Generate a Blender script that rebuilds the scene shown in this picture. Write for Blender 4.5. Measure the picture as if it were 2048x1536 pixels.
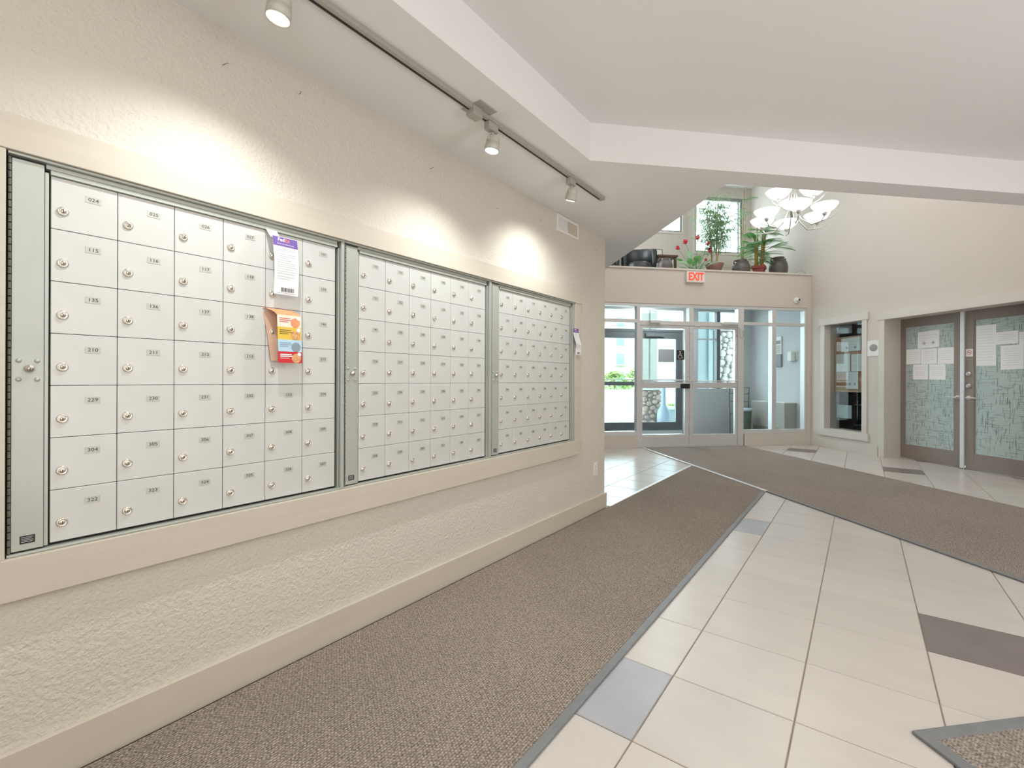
import bpy, bmesh, math, random
from mathutils import Vector, Matrix
random.seed(7)
C = bpy.context.scene.collection
PI = math.pi; Q2 = math.sqrt(0.5)
for o in list(bpy.data.objects): bpy.data.objects.remove(o)

# ------------------------------------------------------------------ camera
YAW, ROLL = 0.6347, 0.0036
F = Vector((-math.sin(YAW), math.cos(YAW), 0)); R0 = Vector((math.cos(YAW), math.sin(YAW), 0)); U0 = Vector((0, 0, 1))
R = R0*math.cos(ROLL)+U0*math.sin(ROLL); U = R.cross(F)
cam = bpy.data.cameras.new('camera'); cam.sensor_width = 36; cam.sensor_fit = 'HORIZONTAL'
cam.lens = 36*933.1/2048; cam.shift_x = -12.1/2048; cam.shift_y = -9.1/2048
cam.clip_start = 0.02; cam.clip_end = 500
co = bpy.data.objects.new('camera', cam); C.objects.link(co)
co.matrix_world = Matrix(((R.x, U.x, -F.x, 0), (R.y, U.y, -F.y, 0), (R.z, U.z, -F.z, 1.15), (0, 0, 0, 1)))
sc = bpy.context.scene; sc.camera = co
sc.view_settings.view_transform = 'Standard'; sc.view_settings.look = 'None'
sc.view_settings.exposure = 0.0; sc.view_settings.gamma = 1.0; sc.view_settings.use_curve_mapping = False

# ------------------------------------------------------------------ sky and added fill lights
w = bpy.data.worlds.new('sky'); sc.world = w; w.use_nodes = True
bg = w.node_tree.nodes['Background']; bg.inputs[0].default_value = (0.82, 0.92, 1.0, 1); bg.inputs[1].default_value = 9.0

def st(s, t, z=0.0):
    return Vector(((s-t)*Q2, (s+t)*Q2, z))

def area(name, loc, size, size_y, energy, col, aim=None):
    l = bpy.data.lights.new(name, 'AREA'); l.shape = 'RECTANGLE'; l.size = size; l.size_y = size_y
    l.energy = energy; l.color = col
    o = bpy.data.objects.new(name, l); C.objects.link(o); o.location = loc
    if aim is not None:
        o.rotation_euler = (Vector(aim)-Vector(loc)).to_track_quat('-Z', 'Y').to_euler()
    return o
# unseen fill lights added to brighten the hall, ceilings, atrium, vestibule and office
area('hall_fill_light', (0.9, -0.9, 2.60), 2.6, 2.2, 30, (1.0, 0.98, 0.96), (0.9, -0.9, 0))  # unseen fill added under the tray to brighten the hall from above
area('hall_fill_light', (2.7, 1.6, 2.60), 1.6, 2.6, 32, (1.0, 0.98, 0.96), (2.7, 1.6, 0))  # second added downward fill, towards the lobby
area('hall_upward_fill', (2.4, -1.6, 0.6), 3.2, 2.4, 105, (0.97, 0.985, 1.0), (2.4, -1.2, 2.9))  # added upward fill, out of view, that brightens the ceilings
area('hall_upward_fill', (3.6, 1.2, 0.6), 1.4, 3.4, 85, (0.97, 0.985, 1.0), (3.0, 1.6, 2.9))  # another added upward fill for the tray ceiling
area('atrium_fill_light', st(4.2, 5.2, 5.1), 3.2, 3.2, 72, (1.0, 0.97, 0.95), st(4.2, 5.2, 0))  # added fill shining down through the atrium
area('vestibule_fill_light', st(4.2, 8.4, 2.68), 0.7, 0.7, 30, (1.0, 0.99, 0.97), st(4.2, 8.4, 0))  # added fill that lifts the vestibule brightness
area('office_fill_light', st(7.9, 6.8, 2.4), 0.7, 0.7, 22, (1.0, 0.97, 0.95), st(7.9, 6.8, 0))  # added fill so the papers behind the office window show

# ------------------------------------------------------------------ materials
def lin(c):
    return tuple(((x/255)/12.92 if x/255 <= 0.04045 else ((x/255+0.055)/1.055)**2.4) for x in c)
MATS = {}
def mat(name, rgb, rough=0.6, metal=0.0, bump=None, var=None, rnd=0.0, emit=None, spec=0.5, trans=0.0, alpha=1.0, objc=False):
    m = bpy.data.materials.new(name); m.use_nodes = True; nt = m.node_tree; n = nt.nodes; L = nt.links
    b = n['Principled BSDF']; c = (*lin(rgb), 1)
    b.inputs['Base Color'].default_value = c; b.inputs['Roughness'].default_value = rough
    b.inputs['Metallic'].default_value = metal; b.inputs['Specular IOR Level'].default_value = spec
    b.inputs['Transmission Weight'].default_value = trans; b.inputs['Alpha'].default_value = alpha
    tc = n.new('ShaderNodeTexCoord'); vec = tc.outputs['Object']
    src = None
    if var:   # (scale, amount 0..1 value swing, [stretch xyz])
        tn = n.new('ShaderNodeTexNoise'); tn.inputs['Scale'].default_value = var[0]; tn.inputs['Detail'].default_value = 5
        if len(var) > 2:
            mp = n.new('ShaderNodeMapping'); mp.inputs['Scale'].default_value = var[2]; L.new(vec, mp.inputs[0]); L.new(mp.outputs[0], tn.inputs['Vector'])
        else: L.new(vec, tn.inputs['Vector'])
        mr = n.new('ShaderNodeMapRange'); mr.inputs[1].default_value = 0.3; mr.inputs[2].default_value = 0.7
        mr.inputs[3].default_value = 1-var[1]; mr.inputs[4].default_value = 1+var[1]
        L.new(tn.outputs[0], mr.inputs[0]); src = mr.outputs[0]
    if rnd:
        oi = n.new('ShaderNodeObjectInfo'); mr2 = n.new('ShaderNodeMapRange')
        mr2.inputs[3].default_value = 1-rnd; mr2.inputs[4].default_value = 1+rnd; L.new(oi.outputs['Random'], mr2.inputs[0])
        if src is None: src = mr2.outputs[0]
        else:
            mm = n.new('ShaderNodeMath'); mm.operation = 'MULTIPLY'; L.new(src, mm.inputs[0]); L.new(mr2.outputs[0], mm.inputs[1]); src = mm.outputs[0]
    if src is not None:
        vm = n.new('ShaderNodeVectorMath'); vm.operation = 'SCALE'; vm.inputs[0].default_value = c[:3]
        L.new(src, vm.inputs['Scale']); L.new(vm.outputs[0], b.inputs['Base Color'])
    if bump:  # (scale, strength, distance)
        tb = n.new('ShaderNodeTexNoise'); tb.inputs['Scale'].default_value = bump[0]; tb.inputs['Detail'].default_value = 3
        L.new(vec, tb.inputs['Vector']); bp = n.new('ShaderNodeBump'); bp.inputs['Strength'].default_value = bump[1]
        bp.inputs['Distance'].default_value = bump[2]; L.new(tb.outputs[0], bp.inputs['Height']); L.new(bp.outputs[0], b.inputs['Normal'])
    if emit:
        b.inputs['Emission Color'].default_value = (*emit[0], 1); b.inputs['Emission Strength'].default_value = emit[1]
    MATS[name] = m; return m

wall_m = mat('textured_wall_paint', (211, 204, 192), 0.6, bump=(80, 0.8, 0.007), var=(0.9, 0.02))
wall2_m = mat('lobby_wall_paint', (210, 202, 193), 0.7, bump=(60, 0.12, 0.004), var=(0.8, 0.02))
ceil_m = mat('ceiling_paint', (230, 229, 227), 0.85, bump=(50, 0.08, 0.003), var=(0.7, 0.015))
trim_m = mat('taupe_trim_paint', (202, 193, 178), 0.45, var=(3, 0.03, (1, 1, 12)))
trim2_m = mat('lobby_trim_paint', (214, 207, 198), 0.45, var=(3, 0.02))
vest_m = mat('grey_vestibule_paint', (204, 204, 206), 0.8, bump=(60, 0.1, 0.003))
tile_m = mat('cream_floor_tile', (202, 195, 188), 0.24, var=(3.0, 0.035, (1, 3, 1)), rnd=0.03, bump=(9, 0.04, 0.004))
btile_m = mat('blue_grey_floor_tile', (172, 173, 178), 0.26, var=(6.0, 0.05), rnd=0.04, bump=(9, 0.04, 0.004))
dtile_m = mat('grey_floor_tile', (124, 115, 112), 0.34, var=(6.0, 0.08), rnd=0.04, bump=(9, 0.04, 0.004))
grout_m = mat('floor_grout', (150, 136, 122), 0.9, var=(12, 0.12))
box_m = mat('silver_mail_door_paint', (207, 207, 203), 0.42, 0.15, var=(7, 0.02), rnd=0.015, bump=(420, 0.05, 0.0006))
frame_m = mat('grey_steel_frame', (182, 186, 178), 0.42, 0.35, var=(5, 0.04))
dark_m = mat('dark_gap', (38, 38, 34), 0.8, var=(20, 0.1))
chrome_m = mat('chrome_lock', (222, 214, 204), 0.22, 0.9, var=(60, 0.05))
plate_m = mat('number_plate_metal', (192, 192, 186), 0.5, 0.3, var=(30, 0.03))
ink_m = mat('dark_lettering', (58, 58, 54), 0.7, var=(20, 0.05))
hinge_m = mat('hinge_metal', (120, 122, 112), 0.45, 0.5, var=(90, 0.2))
black_m = mat('black_plate', (40, 38, 36), 0.4, var=(30, 0.1))
track_m = mat('track_grey_paint', (168, 164, 156), 0.5, 0.1, var=(20, 0.03))
lamp_m = mat('lamp_head_paint', (196, 192, 182), 0.5, 0.1, var=(20, 0.03))
alu_m = mat('anodised_aluminium', (220, 220, 220), 0.38, 0.35, var=(4, 0.03, (1, 1, 20)))
bronze_m = mat('dark_bronze_frame', (108, 113, 117), 0.45, 0.2, var=(6, 0.08))  # bronze lightened, with glare haze mixed into the colour
paper_m = mat('white_paper', (240, 240, 240), 0.85, var=(8, 0.01))
cable_m = mat('grey_cable', (150, 148, 144), 0.6, var=(30, 0.05))
line_m = mat('printed_grey', (186, 184, 184), 0.85, var=(30, 0.1))
white_m = mat('white_plastic', (232, 230, 226), 0.45, var=(10, 0.01))
red_m = mat('red_letters', (232, 82, 62), 0.5, var=(10, 0.03), emit=(lin((240, 70, 48)), 0.55))
door_m = mat('brown_grey_door', (142, 130, 122), 0.5, var=(3, 0.04, (6, 6, 1)))
frost_m = mat('frosted_teal_glass', (184, 199, 195), 0.22, spec=0.6, var=(1.5, 0.04))
etch_m = mat('etched_dark_line', (84, 100, 98), 0.5, var=(15, 0.15))
edge_m = mat('grey_mat_edging', (122, 124, 126), 0.45, var=(14, 0.10))
medge_m = mat('metal_mat_edging', (228, 228, 230), 0.35, 0.4, var=(14, 0.04))  # metal made paler to carry the glare on the strips
leather_m = mat('black_leather', (52, 56, 58), 0.35, bump=(40, 0.1, 0.003), var=(9, 0.1))
wood_m = mat('dark_wood', (92, 68, 56), 0.45, var=(7, 0.15, (1, 8, 1)))
jar_m = mat('grey_glazed_pottery', (92, 86, 84), 0.38, var=(9, 0.12), bump=(30, 0.1, 0.003))
clay_m = mat('brown_glazed_bowl', (134, 98, 86), 0.4, var=(12, 0.1))
redpot_m = mat('red_clay_pot', (142, 66, 58), 0.5, var=(12, 0.08))
leaf_m = mat('green_leaf', (112, 166, 98), 0.45, var=(16, 0.18), rnd=0.15)
leaf2_m = mat('pale_green_leaf', (158, 196, 156), 0.45, var=(10, 0.15), rnd=0.12)
bleaf_m = mat('bamboo_leaf', (178, 204, 168), 0.5, var=(16, 0.2))
cane_m = mat('bamboo_cane', (166, 150, 104), 0.5, var=(20, 0.12))
pstem_m = mat('palm_stem', (156, 136, 74), 0.5, var=(14, 0.2))
petal_m = mat('red_petal', (206, 50, 66), 0.5, var=(20, 0.15))
cork_m = mat('cork', (196, 152, 118), 0.85, var=(60, 0.12))
corkf_m = mat('cork_board_wood_rail', (206, 170, 132), 0.6, var=(9, 0.08))
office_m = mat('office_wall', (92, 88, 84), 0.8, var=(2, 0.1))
stone_m = mat('river_stone', (196, 190, 184), 0.7, var=(9, 0.10), rnd=0.16, bump=(14, 0.15, 0.01))
mortar_m = mat('stone_mortar', (150, 144, 138), 0.9, var=(20, 0.1))
stone2_m = mat('brown_river_stone', (168, 150, 140), 0.7, var=(9, 0.12), rnd=0.18, bump=(14, 0.15, 0.01))
conc_m = mat('pale_concrete', (214, 210, 204), 0.85, var=(1.5, 0.04), bump=(30, 0.1, 0.004))
grass_m = mat('grass', (120, 150, 84), 0.9, var=(3, 0.25))
shrub_m = mat('shrub_leaf', (156, 172, 112), 0.6, var=(4, 0.3), rnd=0.1)
fac_m = mat('pale_siding', (216, 210, 198), 0.8, var=(0.4, 0.03))
win_m = mat('teal_window', (120, 158, 158), 0.25, var=(0.6, 0.1))
dwin_m = mat('dark_window', (92, 98, 102), 0.25, var=(0.6, 0.1))
bluegrey_m = mat('blue_grey_plastic', (140, 152, 166), 0.5, var=(6, 0.05))
clad_m = mat('pale_blue_cladding', (176, 192, 196), 0.6, var=(2, 0.04))
colm_m = mat('grey_column_cladding', (198, 198, 190), 0.6, var=(2, 0.03))
vmat_m = mat('dark_vestibule_mat', (112, 112, 110), 0.95, var=(60, 0.15), bump=(160, 0.4, 0.004))
cab_m = mat('beige_heater_enamel', (176, 172, 164), 0.5, var=(3, 0.02))
glow_m = mat('lit_frosted_glass', (250, 248, 242), 0.4, emit=((1.0, 0.97, 0.92), 3.2), var=(4, 0.01))
lens_m = mat('lit_lamp_lens', (255, 255, 255), 0.3, emit=((1.0, 0.98, 0.94), 14), var=(9, 0.01))
nickel_m = mat('brushed_nickel', (206, 204, 200), 0.3, 0.7, var=(12, 0.05))
purple_m = mat('purple_print', (112, 84, 158), 0.7, var=(10, 0.04))
orange_m = mat('orange_print', (238, 150, 104), 0.7, var=(30, 0.12))
yellow_m = mat('yellow_print', (226, 190, 76), 0.7, var=(30, 0.06))
lblue_m = mat('pale_blue_print', (180, 214, 232), 0.7, var=(30, 0.05))
redp_m = mat('red_print', (206, 44, 52), 0.7, var=(30, 0.06))
food_m = mat('food_photo_print', (214, 160, 110), 0.7, var=(160, 0.35))
pink_m = mat('pale_cream_print', (246, 226, 208), 0.7, var=(40, 0.06))
tan_m = mat('shaded_leaf_tan', (206, 170, 146), 0.7, var=(20, 0.06))  # the shade on the flyer's back leaf is put into this tan
grey_m = mat('mid_grey_paint', (150, 150, 152), 0.6, var=(6, 0.04))

for nm in ('green_leaf', 'pale_green_leaf', 'bamboo_leaf', 'shrub_leaf'):
    nt = MATS[nm].node_tree; b = nt.nodes['Principled BSDF']; tl = nt.nodes.new('ShaderNodeBsdfTranslucent'); ms = nt.nodes.new('ShaderNodeMixShader'); ms.inputs[0].default_value = 0.6
    src = b.inputs['Base Color'].links[0].from_socket; nt.links.new(src, tl.inputs[0]); nt.links.new(b.outputs[0], ms.inputs[1]); nt.links.new(tl.outputs[0], ms.inputs[2]); nt.links.new(ms.outputs[0], nt.nodes['Material Output'].inputs[0])
# thin clear glass: a real pane that lets light through
def glass(name, rgb, fac):
    m = bpy.data.materials.new(name); m.use_nodes = True; nt = m.node_tree; n = nt.nodes; L = nt.links
    n.remove(n['Principled BSDF']); out = n['Material Output']
    tr = n.new('ShaderNodeBsdfTransparent'); tr.inputs[0].default_value = (*lin(rgb), 1)
    gl = n.new('ShaderNodeBsdfGlossy'); gl.inputs['Roughness'].default_value = 0.02
    fr = n.new('ShaderNodeFresnel'); fr.inputs[0].default_value = 1.45
    mu = n.new('ShaderNodeMath'); mu.operation = 'MULTIPLY'; mu.inputs[1].default_value = fac
    mx = n.new('ShaderNodeMixShader'); L.new(fr.outputs[0], mu.inputs[0])
    ge = n.new('ShaderNodeNewGeometry'); iv = n.new('ShaderNodeMath'); iv.operation = 'SUBTRACT'; iv.inputs[0].default_value = 1.0; L.new(ge.outputs['Backfacing'], iv.inputs[1])
    m2 = n.new('ShaderNodeMath'); m2.operation = 'MULTIPLY'; m2.use_clamp = True; L.new(mu.outputs[0], m2.inputs[0]); L.new(iv.outputs[0], m2.inputs[1]); L.new(m2.outputs[0], mx.inputs[0])
    L.new(tr.outputs[0], mx.inputs[1]); L.new(gl.outputs[0], mx.inputs[2]); L.new(mx.outputs[0], out.inputs[0])
    return m
glass_m = glass('clear_glass', (244, 250, 250), 0.8)
oglass_m = glass('office_glass', (236, 240, 240), 0.7)

# woven entrance matting: looped ribs
def matting(name, base, pitch=0.0095):
    m = bpy.data.materials.new(name); m.use_nodes = True; nt = m.node_tree; n = nt.nodes; L = nt.links
    b = n['Principled BSDF']; b.inputs['Roughness'].default_value = 0.95; b.inputs['Specular IOR Level'].default_value = 0.15
    tc = n.new('ShaderNodeTexCoord')
    sep = n.new('ShaderNodeSeparateXYZ'); L.new(tc.outputs['Object'], sep.inputs[0])
    def wave(sock, k, off=None):
        mu = n.new('ShaderNodeMath'); mu.operation = 'MULTIPLY'; mu.inputs[1].default_value = k; L.new(sock, mu.inputs[0]); s = mu.outputs[0]
        if off is not None:
            ad = n.new('ShaderNodeMath'); ad.operation = 'ADD'; L.new(s, ad.inputs[0]); L.new(off, ad.inputs[1]); s = ad.outputs[0]
        si = n.new('ShaderNodeMath'); si.operation = 'SINE'; L.new(s, si.inputs[0]); return si.outputs[0]
    k = 2*PI/pitch
    sx = wave(sep.outputs[0], k*0.5)
    sg = n.new('ShaderNodeMath'); sg.operation = 'SIGN'; L.new(sx, sg.inputs[0])
    of = n.new('ShaderNodeMath'); of.operation = 'MULTIPLY'; of.inputs[1].default_value = PI/2; L.new(sg.outputs[0], of.inputs[0])
    sy = wave(sep.outputs[1], k*0.8, of.outputs[0])
    ab = n.new('ShaderNodeMath'); ab.operation = 'ABSOLUTE'; L.new(sx, ab.inputs[0])
    h = n.new('ShaderNodeMath'); h.operation = 'MULTIPLY_ADD'; L.new(sy, h.inputs[0]); h.inputs[1].default_value = 0.45; L.new(ab.outputs[0], h.inputs[2])
    tn = n.new('ShaderNodeTexNoise'); tn.inputs['Scale'].default_value = 130; tn.inputs['Detail'].default_value = 2; L.new(tc.outputs['Object'], tn.inputs['Vector'])
    tn2 = n.new('ShaderNodeTexNoise'); tn2.inputs['Scale'].default_value = 1.3; tn2.inputs['Detail'].default_value = 4; L.new(tc.outputs['Object'], tn2.inputs['Vector'])
    ma = n.new('ShaderNodeMapRange'); ma.inputs[1].default_value = -0.45; ma.inputs[2].default_value = 1.45; ma.inputs[3].default_value = 0.5; ma.inputs[4].default_value = 1.3; L.new(h.outputs[0], ma.inputs[0])
    mb = n.new('ShaderNodeMapRange'); mb.inputs[1].default_value = 0.3; mb.inputs[2].default_value = 0.7; mb.inputs[3].default_value = 0.5; mb.inputs[4].default_value = 1.5; L.new(tn.outputs[0], mb.inputs[0])
    mc = n.new('ShaderNodeMapRange'); mc.inputs[1].default_value = 0.3; mc.inputs[2].default_value = 0.7; mc.inputs[3].default_value = 0.93; mc.inputs[4].default_value = 1.07; L.new(tn2.outputs[0], mc.inputs[0])
    p = n.new('ShaderNodeMath'); p.operation = 'MULTIPLY'; L.new(ma.outputs[0], p.inputs[0]); L.new(mb.outputs[0], p.inputs[1])
    q = n.new('ShaderNodeMath'); q.operation = 'MULTIPLY'; L.new(p.outputs[0], q.inputs[0]); L.new(mc.outputs[0], q.inputs[1])
    vm = n.new('ShaderNodeVectorMath'); vm.operation = 'SCALE'; vm.inputs[0].default_value = lin(base); L.new(q.outputs[0], vm.inputs['Scale'])
    L.new(vm.outputs[0], b.inputs['Base Color'])
    bp = n.new('ShaderNodeBump'); bp.inputs['Strength'].default_value = 0.6; bp.inputs['Distance'].default_value = 0.003
    L.new(h.outputs[0], bp.inputs['Height']); L.new(bp.outputs[0], b.inputs['Normal'])
    return m
carpet_m = matting('ribbed_brown_matting', (148, 136, 125))
carpet2_m = matting('smooth_brown_matting', (154, 143, 134), 0.008)

# ------------------------------------------------------------------ mesh builder
class MB:
    def __init__(s): s.v = []; s.f = []
    def add(s, vs, fs):
        k = len(s.v); s.v += [tuple(p) for p in vs]; s.f += [tuple(i+k for i in f) for f in fs]; return s
    def box(s, x0, x1, y0, y1, z0, z1):
        x0, x1 = sorted((x0, x1)); y0, y1 = sorted((y0, y1)); z0, z1 = sorted((z0, z1))
        return s.add([(x0, y0, z0), (x1, y0, z0), (x1, y1, z0), (x0, y1, z0), (x0, y0, z1), (x1, y0, z1), (x1, y1, z1), (x0, y1, z1)],
                     [(0, 3, 2, 1), (4, 5, 6, 7), (0, 1, 5, 4), (1, 2, 6, 5), (2, 3, 7, 6), (3, 0, 4, 7)])
    def prism(s, poly, z0, z1):
        n = len(poly); a = sum(poly[i][0]*poly[(i+1) % n][1]-poly[(i+1) % n][0]*poly[i][1] for i in range(n))
        if a < 0: poly = poly[::-1]
        return s.add([(x, y, z0) for x, y in poly]+[(x, y, z1) for x, y in poly],
                     [tuple(range(n))[::-1], tuple(range(n, 2*n))]+[(i, (i+1) % n, n+(i+1) % n, n+i) for i in range(n)])
    def obox(s, c, size, rot):
        hx, hy, hz = (a/2 for a in size); m = MB().box(-hx, hx, -hy, hy, -hz, hz)
        return s.add([Vector(c)+rot @ Vector(p) for p in m.v], m.f)
    def rings(s, rs, closed=False, cap=True):
        n = len(rs[0]); k = len(s.v)
        for r in rs: s.v += [tuple(p) for p in r]
        m = len(rs)
        for j in range(m if closed else m-1):
            for i in range(n):
                a = k+j*n+i; b = k+j*n+(i+1) % n; jj = (j+1) % m
                s.f.append((a, b, k+jj*n+(i+1) % n, k+jj*n+i))
        if cap and not closed: s.f.append(tuple(k+i for i in range(n))[::-1]); s.f.append(tuple(k+(m-1)*n+i for i in range(n)))
        return s
    def lathe(s, prof, n=16, c=(0, 0, 0), axis=(0, 0, 1), cap=True):
        q = Vector((0, 0, 1)).rotation_difference(Vector(axis).normalized()); c = Vector(c)
        return s.rings([[c+q @ Vector((r*math.cos(2*PI*i/n), r*math.sin(2*PI*i/n), z)) for i in range(n)] for r, z in prof], cap=cap)
    def cyl(s, p0, p1, r0, r1=None, n=12):
        p0 = Vector(p0); p1 = Vector(p1); r1 = r0 if r1 is None else r1
        return s.lathe([(r0, 0), (r1, (p1-p0).length)], n, p0, p1-p0)
    def tube(s, pts, r, n=6, r1=None):
        pts = [Vector(p) for p in pts]; rs = []; m = len(pts); up = None
        for i, p in enumerate(pts):
            d = (pts[min(i+1, m-1)]-pts[max(i-1, 0)]).normalized()
            if up is None: up = Vector((0, 0, 1)) if abs(d.z) < 0.9 else Vector((1, 0, 0))
            a = d.cross(up).normalized(); bb = a.cross(d).normalized(); up = bb
            rr = r if r1 is None else r+(r1-r)*i/(m-1)
            rs.append([p+(a*math.cos(2*PI*k/n)+bb*math.sin(2*PI*k/n))*rr for k in range(n)])
        return s.rings(rs)
    def sheet(s, rows, th=0.0006):   # rows of points, thickened along the first cell's normal
        nr, nc = len(rows), len(rows[0]); rows = [[Vector(p) for p in r] for r in rows]
        nrm = (rows[0][1]-rows[0][0]).cross(rows[1][0]-rows[0][0]).normalized()*th
        k = len(s.v)
        for off in (Vector(), nrm):
            for r in rows: s.v += [tuple(p+off) for p in r]
        A = nr*nc
        for j in range(nr-1):
            for i in range(nc-1):
                a, b, c, d = j*nc+i, j*nc+i+1, (j+1)*nc+i+1, (j+1)*nc+i
                s.f.append((k+a, k+d, k+c, k+b)); s.f.append((k+A+a, k+A+b, k+A+c, k+A+d))
        ed = [i for i in range(nc)]+[j*nc+nc-1 for j in range(1, nr)]+[(nr-1)*nc+i for i in range(nc-2, -1, -1)]+[j*nc for j in range(nr-2, 0, -1)]
        for i in range(len(ed)):
            a, b = ed[i], ed[(i+1) % len(ed)]; s.f.append((k+a, k+b, k+A+b, k+A+a))
        return s
    def ball(s, c, r, n=8, m=5, jit=0.0):
        rx, ry, rz = (r, r, r) if not isinstance(r, tuple) else r; rs = []
        for j in range(m+1):
            a = -PI/2+PI*(j+0.02 if j == 0 else j-0.02 if j == m else j)/m
            rs.append([(c[0]+rx*math.cos(a)*math.cos(2*PI*i/n)*(1+random.uniform(-jit, jit)), c[1]+ry*math.cos(a)*math.sin(2*PI*i/n)*(1+random.uniform(-jit, jit)), c[2]+rz*math.sin(a)*(1+random.uniform(-jit, jit))) for i in range(n)])
        return s.rings(rs)
    def mesh(s, name, m, org=(0, 0, 0), smooth=False):
        me = bpy.data.meshes.new(name); ox, oy, oz = org
        me.from_pydata([(x-ox, y-oy, z-oz) for x, y, z in s.v], [], s.f); me.materials.append(m)
        if smooth:
            for p in me.polygons: p.use_smooth = True
        me.update(); return me

ORG = {}
def place(o, org, fr):
    if fr == 'W': o.location = org
    else: o.location = st(*org); o.rotation_euler = (0, 0, PI/4)
def tag(o, label=None, cat=None, group=None, kind=None):
    if label: o['label'] = label
    if cat: o['category'] = cat
    if group: o['group'] = group
    if kind: o['kind'] = kind
    return o
def thing(name, label, cat, org=(0, 0, 0), fr='W', group=None):
    o = bpy.data.objects.new(name, None); o.empty_display_size = 0.05; C.objects.link(o); place(o, org, fr); ORG[o] = org
    return tag(o, label, cat, group)
def part(name, mb, m, parent, label=None, smooth=False, kind=None, bevel=None):
    org = ORG[parent]
    o = bpy.data.objects.new(name, mb.mesh(name, m, org, smooth)); C.objects.link(o); o.parent = parent; ORG[o] = org
    if bevel: bv(o, bevel)
    return tag(o, label, kind=kind)
def solo(name, mb, m, label, cat, org, fr='W', group=None, smooth=False, kind=None, bevel=None):
    o = bpy.data.objects.new(name, mb.mesh(name, m, org, smooth)); C.objects.link(o); place(o, org, fr); ORG[o] = org
    if bevel: bv(o, bevel)
    return tag(o, label, cat, group, kind)
def struct(name, mb, m, org=(0, 0, 0), fr='W', bevel=None, smooth=False):
    o = solo(name, mb, m, None, None, org, fr, bevel=bevel, smooth=smooth); o['kind'] = 'structure'; return o
def bv(o, wd, seg=2):
    b = o.modifiers.new('bevel', 'BEVEL'); b.width = wd; b.segments = seg; b.limit_method = 'ANGLE'; b.angle_limit = 0.9
def inst(o, parent, loc, rot=None, name=None):
    c = o.copy(); C.objects.link(c); c.parent = parent; c.location = loc; ORG[c] = ORG.get(parent, (0, 0, 0))
    if rot: c.rotation_euler = rot
    return c
TXT = {}
def text_mb(body, size, face, org, depth=0.0006, align='CENTER', bold=0.0, sx=1.0):
    # face: 'W' mail wall (+x), 'E' entrance wall (-t), 'R' right wall (-s), 'EB' the far side of a glass (+t)
    key = (body, size, align, bold)
    if key not in TXT:
        cu = bpy.data.curves.new('lettering', 'FONT'); cu.body = body; cu.size = size; cu.align_x = align; cu.align_y = 'CENTER'
        cu.extrude = depth; cu.offset = bold; cu.resolution_u = 2
        t = bpy.data.objects.new('lettering', cu); C.objects.link(t); bpy.context.view_layer.update()
        me = bpy.data.meshes.new_from_object(t.evaluated_get(bpy.context.evaluated_depsgraph_get()))
        TXT[key] = ([v.co.copy() for v in me.vertices], [tuple(p.vertices) for p in me.polygons])
        bpy.data.objects.remove(t)
    vs, fs = TXT[key]; ox, oy, oz = org
    f = {'W': lambda v: (ox+v.z, oy+v.x*sx, oz+v.y), 'E': lambda v: (ox+v.x*sx, oy-v.z, oz+v.y), 'R': lambda v: (ox-v.z, oy-v.x*sx, oz+v.y)}[face]
    return MB().add([f(v) for v in vs], fs)

# ================================================================== STRUCTURE
# floor bed with one object per tile
fl = struct('floor', MB().prism([(-7.5, -3.2), (4.8, -3.2), (4.8, 4.9), (-1.1, 10.8), (-7.5, 4.4)], -0.12, -0.004), grout_m)
P = 0.4075; TX, TY = -0.587, 2.23; G = 0.0022
tmb = MB(); a, b_ = G, P-G; ch = 0.0022
tmb.rings([[(a, a, -0.02), (b_, a, -0.02), (b_, b_, -0.02), (a, b_, -0.02)], [(a, a, -ch), (b_, a, -ch), (b_, b_, -ch), (a, b_, -ch)],
           [(a+ch, a+ch, 0), (b_-ch, a+ch, 0), (b_-ch, b_-ch, 0), (a+ch, b_-ch, 0)]])
tme = tmb.mesh('floor_tile', tile_m); dme = tmb.mesh('floor_tile', dtile_m); bme = tmb.mesh('floor_tile', btile_m)
S3, S5 = 4.596, 7.26
def under_mat(x, y):
    pts = [(x, y), (x+P, y), (x, y+P), (x+P, y+P), (x+P/2, y+P/2)]
    A = all(-1.84 < px < -0.80 and px+py < 4.59 for px, py in pts)
    B = all(S3 < px+py < S5-0.02 and py-px < 10.4 for px, py in pts)
    return A or B
ntile = 0
for j in range(-9, 20):
    for i in range(-12, 11):
        x, y = TX+i*P, TY+j*P; cx, cy = x+P/2, y+P/2
        if cx+cy > 9.55 or cy-cx > 10.75 or cx > 4.3 or under_mat(x, y): continue
        if cx < -1.80 and cy < 3.80: continue
        vis = False
        for px, py in ((x, y), (x+P, y), (x, y+P), (x+P, y+P)):
            d = Vector((px, py, -1.15)); dz = d.dot(F)
            if dz > 0.2:
                X = 1036+933*d.dot(R0)/dz; Y = 759+933*1.15/dz
                if -80 < X < 2200 and Y < 1700: vis = True
                if cx < -1.87 and X < 1190: vis = False
        if not vis: continue
        dark = cx > -1.9 and (i % 6 == 5 and j % 6 == 4) or cx > -1.9 and (i % 6 == 2 and j % 6 == 1)
        o = bpy.data.objects.new('floor_tile', (bme if i == -1 and j < 8 else dme) if dark else tme); C.objects.link(o); o.parent = fl; o.location = (x, y, 0)
        if dark: o['label'] = 'pale blue grey accent floor tile' if i == -1 and j < 8 else 'dark grey accent floor tile'
        ntile += 1
print('TILES', ntile)

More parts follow.
